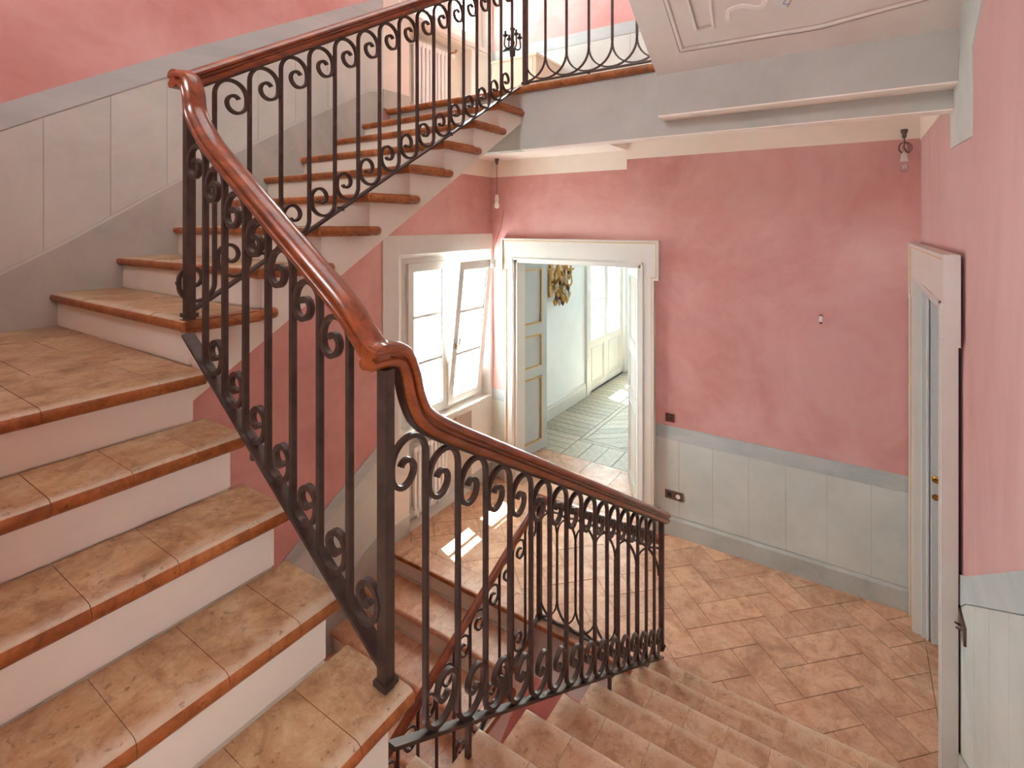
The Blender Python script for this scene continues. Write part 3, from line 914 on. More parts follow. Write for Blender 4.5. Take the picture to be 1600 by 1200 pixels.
sp = smooth_path([(XC, 0.885, 3.362), (XC, 0.94, 3.368), (XC, 1.02, 3.412), (XC, 1.2, rC(1.2)), (XC, 2.0, rC(2.0)), (XC, 3.0, rC(3.0)), (XC, 3.22, rC(3.22))], 5)
h = MB().sweep(sp, (-1, 0, 0), RAILP).build('handrail', ['rail_y'], rc, 38)
MB().sweep(sp[8:], (-1, 0, 0), STRAP).build('iron_strap', ['iron'], h)

# landing guards with interlaced pointed loops
def guard(x0, x1, y, z0, ht, n, label, mat):
    g = empty('landing_guard', ((x0 + x1) / 2, y, z0))
    tag(g, label, 'railing')
    d = (x1 - x0) / n
    zt = z0 + ht
    A = 0.17
    flatbar = [(-0.007, -0.005), (0.007, -0.005), (0.007, 0.005), (-0.007, 0.005)]
    zl = z0 + 0.03
    def loop(xa, xb, top):
        """half oval between two uprights"""
        pts = []
        for k in range(17):
            a = math.pi * k / 16
            x = (xa + xb) / 2 - (xb - xa) / 2 * math.cos(a)
            z = A * (1 - math.sin(a) ** 0.9)
            pts.append((x, y, (zt - 0.035 - z) if top else (zl + z)))
        return pts
    for i in range(1, n):
        x = x0 + d * i
        MB().sweep([(x, y, zl + A), (x, y, (zl + zt) / 2), (x, y, zt - 0.035 - A)], (0, 1, 0), [(-0.007, -0.007), (0.007, -0.007), (0.007, 0.007), (-0.007, 0.007)]).build('upright', ['iron'], g)
    for i in range(-1, n):
        xa, xb = x0 + d * i, x0 + d * (i + 2)
        for top in (False, True):
            p = [q for q in loop(xa, xb, top) if x0 - 1e-6 <= q[0] <= x1 + 1e-6]
            if len(p) > 2:
                MB().sweep(p, (0, 1, 0), flatbar).build('loop', ['iron'], g, 40)
    obox('bottom_bar', (x0, x1, y - 0.014, y + 0.014, zl - 0.014, zl - 0.005), 'iron', g)
    obox('bar_foot', ((x0 + x1) / 2 - 0.008, (x0 + x1) / 2 + 0.008, y - 0.008, y + 0.008, z0, zl - 0.01), 'iron', g)
    return g
gl = guard(-1.90, XA - 0.015, 3.235, 0.0, 0.84, 6, 'iron guard of pointed loops along the edge of the lower landing', 'iron')
post(gl, -1.90, 3.235, 0.0, 0.83)
sp = [(-1.93, 3.235, 0.868), (-1.5, 3.235, 0.864), (XA - 0.01, 3.235, 0.86)]
MB().sweep(sp, (0, 1, 0), [(a * 0.8, b * 0.8) for a, b in RAILP]).build('handrail', ['rail_x'], gl, 38)
gu = guard(-2.013, -1.0, 3.225, ZU, 0.9, 6, 'iron guard of pointed loops along the edge of the upper landing', 'iron')
post(gu, -2.013, 3.225, ZU, ZU + 0.88)
MB().sweep([(-2.05, 3.225, ZU + 0.93), (-1.5, 3.225, ZU + 0.93), (-1.0, 3.225, ZU + 0.93)], (0, 1, 0), RAILP).build('handrail', ['rail_x'], gu, 38)

# railing of flight D
rd = empty('stair_railing', (-1.95, 2.4, -0.6))
tag(rd, 'thin iron railing with round brown handrail on the lowest flight', 'railing')
def xD(y): return -1.90 - 0.09 * (3.2 - y)
def bD(y): return -0.015 + 0.565 * (y - 3.12)
def rD(y): return 0.80 + 0.56 * (y - 3.12)
me = s_baluster(0.1385, 0.56, (rD(2.5) - 0.03) - bD(2.5), 0.012, 0.014)
for i in range(12):
    y = 3.062 - 0.1385 * i
    put('baluster', me, rd, (xD(y), y, bD(y)), -math.pi / 2 - 0.09)
dirD = Vector((0.09, 1, 0)).normalized()
sideD = Vector((-1, 0.09, 0)).normalized()
MB().sweep([(xD(y), y, bD(y)) for y in (1.4, 2.3, 3.2)], sideD, [(a * 0.8, b) for a, b in BARP]).build('bottom_bar', ['iron'], rd)
sp = smooth_path([(xD(1.4), 1.4, rD(1.4)), (xD(2.2), 2.2, rD(2.2)), (xD(2.9), 2.9, rD(2.9)), (xD(3.12), 3.12, rD(3.12) + 0.005), (xD(3.19), 3.19, 0.855), (xD(3.235), 3.235, 0.868)], 5)
MB().tube(sp, 0.026, 12).build('handrail', ['rail_y'], rd, 60)
post(rd, xD(1.42), 1.42, zD(7), rD(1.42) - 0.02, 0.026)

# ------------------------------------------------------------------ windows
def sash(name, parent, w, h, rows, mat='white', glassm='glass'):
    """casement leaf in local coords: hinge corner at origin, x thickness, y width, z height"""
    e = empty(name, (0, 0, 0), parent)
    s, t = 0.075, 0.05
    f = wall_grid('X', -t / 2, t, (0, w), (0, h), [(s, w - s, s, h - s)])
    put('sash_frame', f.mesh('sash_frame', [mat]), None).parent = e
    bead = wall_grid('X', -t / 2 + 0.012, t - 0.024, (s - 0.0001, w - s + 0.0001), (s - 0.0001, h - s + 0.0001), [(s + 0.012, w - s - 0.012, s + 0.012, h - s - 0.012)])
    put('glazing_bead', bead.mesh('glazing_bead', [mat]), None).parent = e
    ph = (h - 2 * s) / rows
    for r in range(rows):
        put('pane', MB().box(-0.003, 0.003, s, w - s, s + r * ph, s + (r + 1) * ph).mesh('pane', ['glass']), None).parent = e
        if r:
            put('muntin', MB().box(-0.014, 0.014, s, w - s, s + r * ph - 0.014, s + r * ph + 0.014).mesh('muntin', [mat]), None).parent = e
    return e

XW = XL - 0.125
def window(num, dz, tilt, label):
    wroot = empty('window_%d' % num, (XW, 4.04, dz + 0.93))
    struct(wroot, label, 'window')
    y0, y1, z0, z1 = 3.48, 4.70, dz + 0.93, dz + 2.52
    wall_grid('X', XW - 0.035, 0.075, (y0 - 0.02, y1 + 0.02), (z0, z1), [(y0 + 0.05, y1 - 0.05, z0 + 0.05, z1 - 0.05)]).build('window_frame', ['white'], wroot)
    # plaster reveal lining back to the outer face
    rv = MB()
    rv.box(XL - 0.40, XL - 0.001, 3.34, y0 - 0.02, z0, z1 + 0.05)
    rv.box(XL - 0.40, XL - 0.001, y1 + 0.02, 4.75, z0, z1 + 0.05)
    rv.box(XL - 0.40, XL - 0.001, 3.34, 4.75, z1, dz + 2.57)
    rv2 = MB()
    rv2.prism([(3.342, XL), (y0 - 0.02, XW + 0.04), (y0 - 0.02, XL - 0.42), (3.30, XL - 0.42), (3.30, XL)], 'Z', 0, 1)
    lin_ = MB()
    def wedge(pl):
        # plan polygons (x, y)
        lin_.prism(pl, 'Z', z0, z1 + 0.045)
    wedge([(XL, 3.343), (XW + 0.04, y0 - 0.018), (XL - 0.42, y0 - 0.018), (XL - 0.42, 3.343)])
    wedge([(XL, 4.745), (XW + 0.04, y1 + 0.018), (XL - 0.42, y1 + 0.018), (XL - 0.42, 4.745)])
    lin_.prism([(XL, dz + 2.564), (XW + 0.04, z1), (XL - 0.42, z1), (XL - 0.42, dz + 2.564)], 'Y', 3.343, 4.745)
    lin_.box(XL - 0.42, XL + 0.002, 3.343, 4.745, z0 - 0.005, z0 + 0.003)
    lin_.build('reveal', ['surround'], wroot)
    # sill board over the radiator niche
    obox('sill', (XL - 0.1, XL + 0.03, y0 - 0.05, y1 + 0.05, z0 - 0.045, z0 - 0.001), 'white', wroot)
    w = (y1 - y0 - 0.10) / 2
    hh = z1 - z0 - 0.10
    a = sash('sash', wroot, w, hh, 3)
    a.location = (0.045, y0 + 0.05 - 4.04, 0.05)
    b = sash('sash', wroot, w, hh, 3)
    b.location = (0.045, y0 + 0.05 + w - 4.04, 0.05)
    b.rotation_euler = (0, math.radians(tilt), 0)
    hd = MB().box(0.028, 0.045, 0.03, 0.05, hh * 0.40, hh * 0.40 + 0.055).tube([(0.05, 0.04, hh * 0.40 + 0.03), (0.062, 0.045, hh * 0.40 + 0.035), (0.062, 0.06, hh * 0.40 + 0.12)], 0.008, 8)
    put('window_handle', hd.mesh('window_handle', ['brass'], 40), None).parent = b
    for zz in (0.12, hh - 0.12):
        put('hinge', MB().tube([(0.03, -0.006, zz - 0.05), (0.03, -0.006, zz + 0.05)], 0.008, 8).mesh('hinge', ['white'], 40), None).parent = a
    return wroot
window(1, 0, 6.5, 'lower white casement window with one leaf tilted open')
window(2, ZU, 0, 'upper white casement window above the radiator, seen through the railing')

# radiators
XRD = XL - 0.075
def radiator(dz, label):
    r = empty('radiator', (XRD - 0.02, 3.9, dz + 0.10))
    tag(r, label, 'radiator')
    for i in range(9):
        y = 3.60 + i * 0.056
        m = MB()
        for dx in (-0.035, 0.035):
            m.tube([(XRD + 0.0 + dx, y, dz + 0.13), (XRD + 0.0 + dx, y, dz + 0.70)], 0.017, 8)
        m.box(XRD - 0.052, XRD + 0.052, y - 0.024, y + 0.024, dz + 0.69, dz + 0.735)
        m.box(XRD - 0.052, XRD + 0.052, y - 0.024, y + 0.024, dz + 0.10, dz + 0.145)
        m.build('radiator_column', ['radiator'], r, 40)
    v = MB().tube([(XRD, 4.07, dz + 0.71), (XRD, 4.11, dz + 0.71), (XRD, 4.14, dz + 0.72)], 0.012, 8).lathe([(0.012, 0), (0.022, 0.005), (0.022, 0.05), (0.016, 0.06)], (XRD + 0.012, 4.13, dz + 0.715), 12, 0, 'X')
    v.build('radiator_valve', ['porcelain'], r, 40)
    MB().tube([(XRD, 4.10, dz + 0.74), (XRD, 4.16, dz + 0.77), (XRD, 4.24, dz + 0.80), (XRD - 0.01, 4.26, dz + 0.83)], 0.010, 8).build('copper_pipe', ['copper'], r, 40)
    obox('bracket', (XRD - 0.05, XRD - 0.03, 3.7, 3.72, dz, dz + 0.12), 'radiator', r)
    obox('bracket', (XRD - 0.05, XRD - 0.03, 4.0, 4.02, dz, dz + 0.12), 'radiator', r)
radiator(0, 'white column radiator below the lower window with copper pipe')
radiator(ZU, 'white column radiator on the upper landing seen through the scroll railing')

# ------------------------------------------------------------------ door 1: white double door in the end wall
d1 = empty('door_1', (-2.4, YBK, 0))
struct(d1, 'open white double door with gilded lines leading to a bright room', 'door')
def casing(parent, axis, face, depth, a0, a1, zi, o0, o1, zo, ear0, ear1, ze, mats=('white', 'gold_line'), sgn=1):
    """architrave: inner opening a0..a1 up to zi; outer o0..o1 up to zo, with ears (ear0..ear1) above ze. face -> depth towards the wall"""
    def P(poly, d0, d1_):
        return MB().prism(poly, axis, d0, d1_)
    f0, f1 = face, face + depth
    shape = [(o0, 0), (a0, 0), (a0, zi), (a1, zi), (a1, 0), (o1, 0), (o1, ze), (ear1, ze), (ear1, zo), (ear0, zo), (ear0, ze), (o0, ze)]
    # built of three convex pieces so the caps stay clean
    mb = MB()
    mb.prism([(o0, 0), (a0, 0), (a0, zi), (o0, zi)], axis, f0, f1)
    mb.prism([(a1, 0), (o1, 0), (o1, zi), (a1, zi)], axis, f0, f1)
    mb.prism([(o0, zi), (o1, zi), (o1, zo), (o0, zo)], axis, f0, f1)
    mb.prism([(ear0, ze), (o0, ze), (o0, zo), (ear0, zo)], axis, f0, f1)
    mb.prism([(o1, ze), (ear1, ze), (ear1, zo), (o1, zo)], axis, f0, f1)
    mb.build('casing', [mats[0]], parent)
    # raised outer fillet and gilded line
    e = 0.012 * sgn
    outline = [(o0, 0), (o0, ze), (ear0, ze), (ear0, zo), (ear1, zo), (ear1, ze), (o1, ze), (o1, 0)]
    def strip(off, w, d, mat, name):
        m = MB()
        q = []
        s0, s1 = (1 if o1 > o0 else -1), 1
        pts = [(o0 + off, 0), (o0 + off, ze + off), (ear0 + off, ze + off), (ear0 + off, zo - off), (ear1 - off, zo - off), (ear1 - off, ze + off), (o1 - off, ze + off), (o1 - off, 0)]
        for n_, (p, r) in enumerate(zip(pts, pts[1:])):
            x0, x1 = min(p[0], r[0]) - w / 2, max(p[0], r[0]) + w / 2
            z0, z1 = min(p[1], r[1]) - (w / 2 if min(p[1], r[1]) > 0.01 else 0), max(p[1], r[1]) + w / 2
            lo, hi = (face - (d + 0.0008 * (n_ % 2)) * sgn, face + (0.004 + 0.0008 * (n_ % 2)) * sgn)
            e_ = 0.0005 * (n_ % 2)
            x0, x1, z1 = x0 + e_, x1 - e_, z1 - e_
            if axis == 'Y': m.box(x0, x1, lo, hi, z0, z1)
            else: m.box(lo, hi, x0, x1, z0, z1)
        m.build(name, [mat], parent)
    strip(0.010, 0.018, 0.014, mats[0], 'casing_fillet')
    strip(0.026, 0.006, 0.005, mats[1], 'gilded_line')
    # inner bead round the opening
    m = MB()
    for (x0, x1, z0, z1) in ((a0 - 0.022, a0 - 0.010, 0, zi + 0.022), (a1 + 0.010, a1 + 0.022, 0, zi + 0.022), (a0 - 0.022, a1 + 0.022, zi + 0.010, zi + 0.022)):
        lo, hi = (face - 0.008 * sgn, face + 0.004 * sgn)
        if axis == 'Y': m.box(x0, x1, lo, hi, z0, z1)
        else: m.box(lo, hi, x0, x1, z0, z1)
    m.build('casing_bead', [mats[0]], parent)
casing(d1, 'Y', YBK - 0.045, 0.045, -3.115, -1.685, 2.455, -3.225, -1.555, 2.69, -3.272, -1.512, 2.32)
obox('jamb', (-3.118, -3.085, YBK - 0.02, YBK + 0.145, 0, 2.455), 'white', d1)
obox('jamb', (-1.715, -1.682, YBK - 0.02, YBK + 0.145, 0, 2.455), 'white', d1)
obox('head_jamb', (-3.118, -1.682, YBK - 0.02, YBK + 0.145, 2.425, 2.458), 'white', d1)
def door_leaf(parent, hinge, end, h, handle=True, mat='door_grey', bead='gold_line'):
    """three-panel leaf from hinge to end (plan points)"""
    hx, hy = hinge
    v = Vector((end[0] - hx, end[1] - hy, 0))
    L = v.length
    leaf = empty('door_leaf', (hx, hy, 0.008), parent)
    leaf.rotation_euler = (0, 0, math.atan2(v.y, v.x))
    def lo(name, mb, mt):
        o = bpy.data.objects.new(name, mb.mesh(name, mt, 40)); COL.objects.link(o); o.parent = leaf
        return o
    t = 0.042
    s = 0.11
    pan = [(0.13, 0.93), (1.06, 1.46), (1.60, h - 0.12)]
    lo('leaf_frame', wall_grid('Y', -t / 2, t, (0, L), (0, h), [(s, L - s, a, b) for a, b in pan]), [mat])
    for a, b in pan:
        lo('leaf_panel', MB().box(s, L - s, -t / 2 + 0.012, t / 2 - 0.012, a, b), [mat])
        for sd in (-1, 1):
            y = sd * t / 2
            g = MB()
            for (x0, x1, z0, z1) in ((s, s + 0.014, a, b), (L - s - 0.014, L - s, a, b), (s, L - s, a, a + 0.014), (s, L - s, b - 0.014, b)):
                g.box(x0, x1, y - 0.012, y + 0.006, z0, z1)
            lo('gilded_bead' if bead == 'gold_line' else 'panel_bead', g, [bead])
    if handle:
        for sd in (-1, 1):
            y = sd * t / 2
            hm = MB().lathe([(0.024, 0), (0.024, 0.006 * sd), (0.010, 0.010 * sd), (0.010, 0.045 * sd)], (L - 0.055, y, 1.05), 14, 0, 'Y')
            hm.tube([(L - 0.055, y + sd * 0.045, 1.05), (L - 0.11, y + sd * 0.047, 1.052), (L - 0.16, y + sd * 0.045, 1.045)], [0.010, 0.008, 0.010], 8)
            hm.lathe([(0.018, 0), (0.018, 0.006 * sd), (0.006, 0.007 * sd)], (L - 0.055, y, 0.965), 14, 0, 'Y')
            lo('door_handle', hm, ['brass'])
    return leaf
door_leaf(d1, (-3.425, 5.10), (-3.312, 5.795), 2.40, False)
lf = d1.children[-1]
hm = MB().lathe([(0.024, 0), (0.024, -0.006), (0.010, -0.010), (0.010, -0.045)], (0.06, -0.021, 1.10), 14, 0, 'Y')
hm.tube([(0.06, -0.066, 1.10), (0.11, -0.068, 1.105), (0.16, -0.066, 1.10)], [0.010, 0.008, 0.010], 8)
hm.lathe([(0.018, 0), (0.018, -0.006), (0.006, -0.007)], (0.06, -0.021, 1.0), 14, 0, 'Y')
o = bpy.data.objects.new('door_handle', hm.mesh('door_handle', ['brass'], 40)); COL.objects.link(o); o.parent = lf
door_leaf(d1, (-1.775, 4.97), (-2.105, 5.585), 2.40, False, 'white', 'white')

# ------------------------------------------------------------------ door 2: narrow grey door in the right wall
d2 = empty('door_2', (XR, 3.9, 0))
struct(d2, 'grey side door with gilded architrave at the right end of the landing', 'door')
casing(d2, 'X', 0.337, 0.046, 3.19, 4.56, 2.455, 3.03, 4.74, 2.705, 2.965, 4.785, 2.30)
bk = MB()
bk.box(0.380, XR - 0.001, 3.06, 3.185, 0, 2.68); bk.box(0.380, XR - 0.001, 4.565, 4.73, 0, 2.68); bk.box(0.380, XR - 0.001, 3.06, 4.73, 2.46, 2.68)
bk.build('casing_backing', ['gap_shade'], d2)  # dark sheet painted as the shade of the narrow gap
obox('jamb', (0.345, 0.70, 4.563, 4.598, 0, 2.452), 'door_grey', d2)
obox('jamb', (0.345, 0.70, 3.172, 3.187, 0, 2.452), 'door_grey', d2)
obox('head_jamb', (0.345, 0.70, 3.188, 4.562, 2.42, 2.452), 'door_grey', d2)
obox('jamb_stop', (0.380, 0.424, 4.535, 4.562, 0, 2.418), 'door_grey', d2)
obox('jamb_stop', (0.404, 0.416, 4.515, 4.534, 0, 2.418), 'white', d2)
leaf = obox('door_leaf', (0.426, 1.25, 4.475, 4.515, 0.02, 2.415), 'door_grey', d2)
hm = MB().lathe([(0.022, 0), (0.022, -0.006), (0.010, -0.010), (0.010, -0.04)], (0.448, 4.475, 1.13), 14, 0, 'Y')
hm.tube([(0.448, 4.435, 1.13), (0.50, 4.432, 1.12), (0.56, 4.435, 1.105)], [0.011, 0.008, 0.011], 8)
hm.lathe([(0.020, 0), (0.020, -0.006), (0.007, -0.007)], (0.448, 4.475, 1.01), 14, 0, 'Y')
hm.build('door_handle', ['brass'], leaf, 40)
# closet behind the side door
cl = wall_grid('X', 1.3, 0.1, (3.0, 4.95), (-0.1, 2.7), [])
cl.box(XR + 0.3, 1.3, 3.0, 3.1, -0.1, 2.7); cl.box(XR + 0.3, 1.3, 4.60, 4.7, -0.1, 2.7); cl.box(XR + 0.3, 1.3, 3.0, 4.7, 2.6, 2.7)
struct(cl.build('wall_closet', ['white_wall']), 'white passage walls behind the grey side door', 'wall')

# ------------------------------------------------------------------ the bright room beyond
XF = -3.73
struct(wall_grid('X', XF, -0.15, (5.72, 10.6), (-0.05, 3.6), [(7.95, 9.50, 0.02, 3.0)]).build('wall_room_left', ['white_wall']), 'white wall of the bright room with a tall french window', 'wall')
rm = MB()
rm.box(1.3, 1.4, 5.72, 10.6, -0.05, 3.6); wall_grid('Y', 10.6, 0.1, (XF - 0.15, 1.4), (-0.05, 3.6), [], mb=rm); rm.box(XF - 0.15, 1.4, 5.72, 10.7, 3.6, 3.7)
struct(rm.build('wall_room_far', ['white_wall']), 'white far walls of the bright room', 'wall')
struct(MB().prism([(XF, 0), (XF + 0.03, 0), (XF + 0.03, 0.17), (XF + 0.022, 0.18), (XF + 0.022, 0.205), (XF + 0.010, 0.225), (XF, 0.23)], 'Y', 6.32, 7.83).build('baseboard_room', ['white']), 'white moulded baseboard in the bright room', 'baseboard')
flp = obox('floor_room', (XF, 1.3, 5.72, 10.6, -0.1, -0.012), 'grout')
struct(flp, 'pale oak parquet floor of the bright room', 'floor')
# parquet: two border bands and a field of diagonal boards
def plank(poly):
    cx = sum(p[0] for p in poly) / len(poly); cy = sum(p[1] for p in poly) / len(poly)
    me = MB().prism([(p[0] - cx, p[1] - cy) for p in poly], 'Z', -0.012, random.uniform(-0.0006, 0.0006)).mesh('plank', ['parquet'])
    put('plank', me, flp, (cx, cy, 0))
g = 0.004
y = 5.72
while y < 10.5:
    plank([(XF + g, y + g), (-3.05 - g, y + g), (-3.05 - g, y + 0.15 - g), (XF + g, y + 0.15 - g)]); y += 0.15
x = -3.05
while x < -0.6:
    plank([(x + g, 5.72 + g), (x + 0.22 - g, 5.72 + g), (x + 0.22 - g, 6.20 - g), (x + g, 6.20 - g)]); x += 0.22
plank([(-3.05 + g, 6.20 + g), (-0.63, 6.20 + g), (-0.63, 6.27 - g), (-3.05 + g, 6.27 - g)])
plank([(-3.05 + g, 6.27 + g), (-2.98 - g, 6.27 + g), (-2.98 - g, 10.4), (-3.05 + g, 10.4)])
for i in range(-16, 26):
    c0 = i * 0.2
    # chevron boards, lines x - y*0.55 = const
    for (xa, xb, sg) in ((-2.98, -1.8, 1), (-1.8, -0.63, -1)):
        q = [(xa, 6.27 + c0 + (0 if sg > 0 else 1.0)), (xb, 6.27 + c0 + (1.0 if sg > 0 else 0)), (xb, 6.27 + c0 + (1.0 if sg > 0 else 0) + 0.2), (xa, 6.27 + c0 + (0 if sg > 0 else 1.0) + 0.2)]
        q = clip_poly([(a, b + (g if k < 2 else -g)) for k, (a, b) in enumerate(q)], xa + g, xb - g, 6.27 + g, 10.4)
        if len(q) >= 3 and area(q) > 0.002: plank(q)
# french window
fw = empty('window_3', (XF, 8.72, 0))
struct(fw, 'tall white french window of the bright room with panelled lower part', 'window')
cs = wall_grid('X', XF, 0.045, (7.82, 9.63), (0, 3.12), [(7.95, 9.50, 0, 3.0)])
cs.build('casing', ['white'], fw)
wall_grid('X', XF - 0.06, 0.06, (7.95, 9.50), (0.0, 3.0), [(8.0, 9.45, 0.02, 2.95)]).build('window_frame', ['white'], fw)
for (ya, yb) in ((8.0, 8.722), (8.728, 9.45)):
    e = empty('sash', (XF - 0.03, ya, 0.02), fw)
    wall_grid('X', XF - 0.055, 0.05, (ya, yb), (0.02, 2.95), [(ya + 0.09, yb - 0.09, 0.88, 2.86), (ya + 0.09, yb - 0.09, 0.14, 0.76)]).build('sash_frame', ['white'], e)
    obox('lower_panel', (XF - 0.04, XF - 0.02, ya + 0.09, yb - 0.09, 0.14, 0.76), 'white', e)
    wall_grid('X', XF - 0.02, 0.012, (ya + 0.12, yb - 0.12), (0.17, 0.73), [(ya + 0.14, yb - 0.14, 0.19, 0.71)]).build('panel_moulding', ['white'], e)
    for r in range(3):
        z0 = 0.88 + r * 0.66
        obox('pane', (XF - 0.033, XF - 0.027, ya + 0.09, yb - 0.09, z0, z0 + 0.66), 'glass', e)
        if r: obox('muntin', (XF - 0.045, XF - 0.015, ya + 0.09, yb - 0.09, z0 - 0.014, z0 + 0.014), 'white', e)
hm = MB().tube([(XF + 0.03, 8.70, 0.95), (XF + 0.03, 8.70, 1.35)], 0.009, 8).lathe([(0.02, 0), (0.026, 0.02), (0.02, 0.04)], (XF + 0.02, 8.70, 1.2), 12, 0, 'X')
hm.build('window_handle', ['porcelain'], fw, 40)

# gilt and crystal wall sconce in the room
CX, CY = -3.60, 6.66
ch = empty('wall_sconce', (XF, CY, 1.72))
tag(ch, 'gilded crystal wall sconce in the bright room beside the open door leaf', 'wall lamp')
MB().box(XF, XF + 0.02, CY - 0.05, CY + 0.05, 1.78, 2.30).box(XF, CX, CY - 0.015, CY + 0.015, 1.98, 2.02).build('back_plate', ['gold'], ch)
MB().lathe([(0.012, 1.80), (0.05, 1.83), (0.09, 1.90), (0.07, 1.96), (0.03, 2.0), (0.05, 2.06), (0.07, 2.12), (0.04, 2.2), (0.022, 2.26), (0.026, 2.36), (0.014, 2.40)], (CX, CY, 0), 14).build('body', ['gold'], ch, 40)
for i in range(7):
    a = -math.pi / 2 + i * math.pi / 6
    hgt = 2.2 if i % 3 == 0 else 2.36
    R_ = 0.21 if i % 3 == 0 else 0.13
    m = MB()
    m.tube([(p.x, p.y, p.z) for p in smooth_path([(CX + r * math.cos(a), CY + r * math.sin(a), z) for r, z in ((0.03, 2.0), (0.12, 1.93), (R_ + 0.01, 2.0), (R_, hgt - 0.06))], 4)], 0.010, 6)
    m.lathe([(0.008, -0.06), (0.018, -0.03), (0.014, -0.01), (0.05, 0.0), (0.055, 0.02), (0.015, 0.024), (0.014, 0.06)], (CX + R_ * math.cos(a), CY + R_ * math.sin(a), hgt), 10)
    m.build('candle_arm', ['gold'], ch, 40)
for i in range(72):
    a = -math.pi / 2 + math.pi * ((i * 5) % 36) / 35
    r = 0.05 + 0.14 * ((i * 7) % 10) / 10
    z = 1.73 + 0.44 * ((i * 3) % 13) / 13
    m = MB().lathe([(0.003, 0.05), (0.026, 0.02), (0.029, 0.0), (0.015, -0.035), (0.002, -0.06)], (CX + r * math.cos(a), CY + r * math.sin(a), z), 6)
    m.tube([(CX + r * math.cos(a), CY + r * math.sin(a), z + 0.03), (CX + r * math.cos(a) * 0.7, CY + r * math.sin(a) * 0.8, z + 0.11)], 0.002, 4)
    m.build('crystal_drop', ['gold' if i % 5 < 2 else ('crystal' if i % 5 < 4 else 'bronze_plate')], ch)

# ------------------------------------------------------------------ small things on walls and ceiling
def bulb(name, x, y, ztop, zb, label, loops, white):
    b = empty(name, (x, y, zb))
    tag(b, label, 'light bulb')
    MB().lathe([(0.022, 0), (0.022, -0.02), (0.014, -0.035), (0.014, -0.06), (0.006, -0.065)], (x, y, ztop), 14).build('ceiling_hook', ['bronze_plate'], b, 40)
    if loops:
        pts = [(x, y, ztop - 0.05), (x + 0.002, y, ztop - 0.10)]
        w = MB().tube(pts + [(x - 0.004, y, ztop - 0.13), (x + 0.012, y - 0.004, ztop - 0.165), (x, y, zb + 0.09)], 0.004, 6)
        for q in range(3):
            w.tube([(x + (0.030 + 0.005 * q) * math.cos(t * 0.524) - 0.004 + 0.006 * q, y + 0.012 * math.sin(t * 0.524 + q), ztop - 0.135 + 0.042 * math.sin(t * 0.524)) for t in range(13)], 0.0025, 5)
        w.build('wire', ['wire'], b, 60)
    else:
        MB().tube([(x, y, ztop - 0.05), (x + 0.003, y, (ztop + zb) / 2), (x, y, zb + 0.09)], 0.003, 6).build('wire', ['wire'], b, 60)
    MB().lathe([(0.008, 0.095), (0.018, 0.085), (0.021, 0.06), (0.024, 0.035), (0.026, 0.028), (0.02, 0.026)], (x, y, zb), 14).build('lamp_holder', ['porcelain'], b, 50)
    MB().lathe([(0.014, 0.03), (0.016, 0.018), (0.026, -0.002), (0.030, -0.022), (0.027, -0.04), (0.016, -0.053), (0.002, -0.057)], (x, y, zb), 16).build('glass_bulb', ['porcelain' if white else 'bulb_glass'], b, 60)
    if not white:
        MB().tube([(x + 0.012 * math.cos(k * 1.05), y + 0.012 * math.sin(k * 1.05), zb + (0.004 if k % 2 else -0.028)) for k in range(9)], 0.0022, 5).build('filament', ['porcelain'], b)
bulb('hanging_bulb', 0.298, 4.755, 3.535, 3.275, 'clear bulb with coiled wire hanging in the right ceiling corner', True, False)
bulb('hanging_bulb', -3.235, 4.60, 3.552, 3.07, 'white bulb on a thin wire hanging above the double door', False, True)
sn = empty('lamp_socket', (-3.30, 4.62, 2.40))
tag(sn, 'small white lamp holder dangling between window and double door', 'lamp holder')
MB().lathe([(0.028, -0.045), (0.032, -0.03), (0.032, 0.035), (0.026, 0.045)], (-3.30, 4.62, 2.415), 14).build('holder_cup', ['porcelain'], sn, 40)
MB().tube([(-3.30, 4.62, 2.46), (-3.298, 4.64, 2.60), (-3.28, 4.74, 2.80), (-3.27, 4.785, 3.0)], 0.003, 6).build('wire', ['wire'], sn, 60)
st = empty('wall_lamp_stub', (-0.227, YBK, 2.10))
tag(st, 'bare wire connector sticking out of the pink end wall', 'connector')
MB().lathe([(0.014, 0), (0.014, -0.01), (0.006, -0.012), (0.006, -0.03)], (-0.227, YBK, 2.115), 10, 0, 'Y').build('wire_outlet', ['wire'], st, 40)
MB().tube([(-0.227, YBK - 0.03, 2.115), (-0.226, YBK - 0.045, 2.10), (-0.227, YBK - 0.045, 2.075)], [0.010, 0.013, 0.009], 8).build('terminal_block', ['porcelain'], st, 40)
MB().tube([(-0.227, YBK - 0.045, 2.076), (-0.227, YBK - 0.045, 2.06)], 0.008, 8).build('terminal_screw', ['black'], st)
sw = empty('switch_plate', (-1.422, YBK, 1.065))
tag(sw, 'square bronze switch plate on pink plaster right of the double door', 'switch')
obox('plate', (-1.463, -1.381, YBK - 0.010, YBK, 1.028, 1.104), 'bronze_plate', sw)
for x in (-1.438, -1.406):
    MB().lathe([(0.007, 0), (0.007, -0.01), (0.003, -0.018)], (x, YBK - 0.010, 1.06), 8, 0, 'Y').build('toggle', ['brass'], sw, 40)
so = empty('wall_socket', (-1.385, YBK - 0.006, 0.365))
tag(so, 'double bronze socket low on the grey panel right of the double door', 'socket')
obox('plate', (-1.463, -1.306, YBK - 0.016, YBK - 0.006, 0.328, 0.402), 'bronze_plate', so)
obox('black_outlet', (-1.440, -1.402, YBK - 0.018, YBK - 0.012, 0.345, 0.385), 'black', so)
MB().lathe([(0.020, 0), (0.020, -0.005), (0.015, -0.004)], (-1.345, YBK - 0.015, 0.365), 14, 0, 'Y').build('white_outlet', ['porcelain'], so, 40)
sr = empty('switch_plate', (XR - 0.006, 2.95, 1.09))
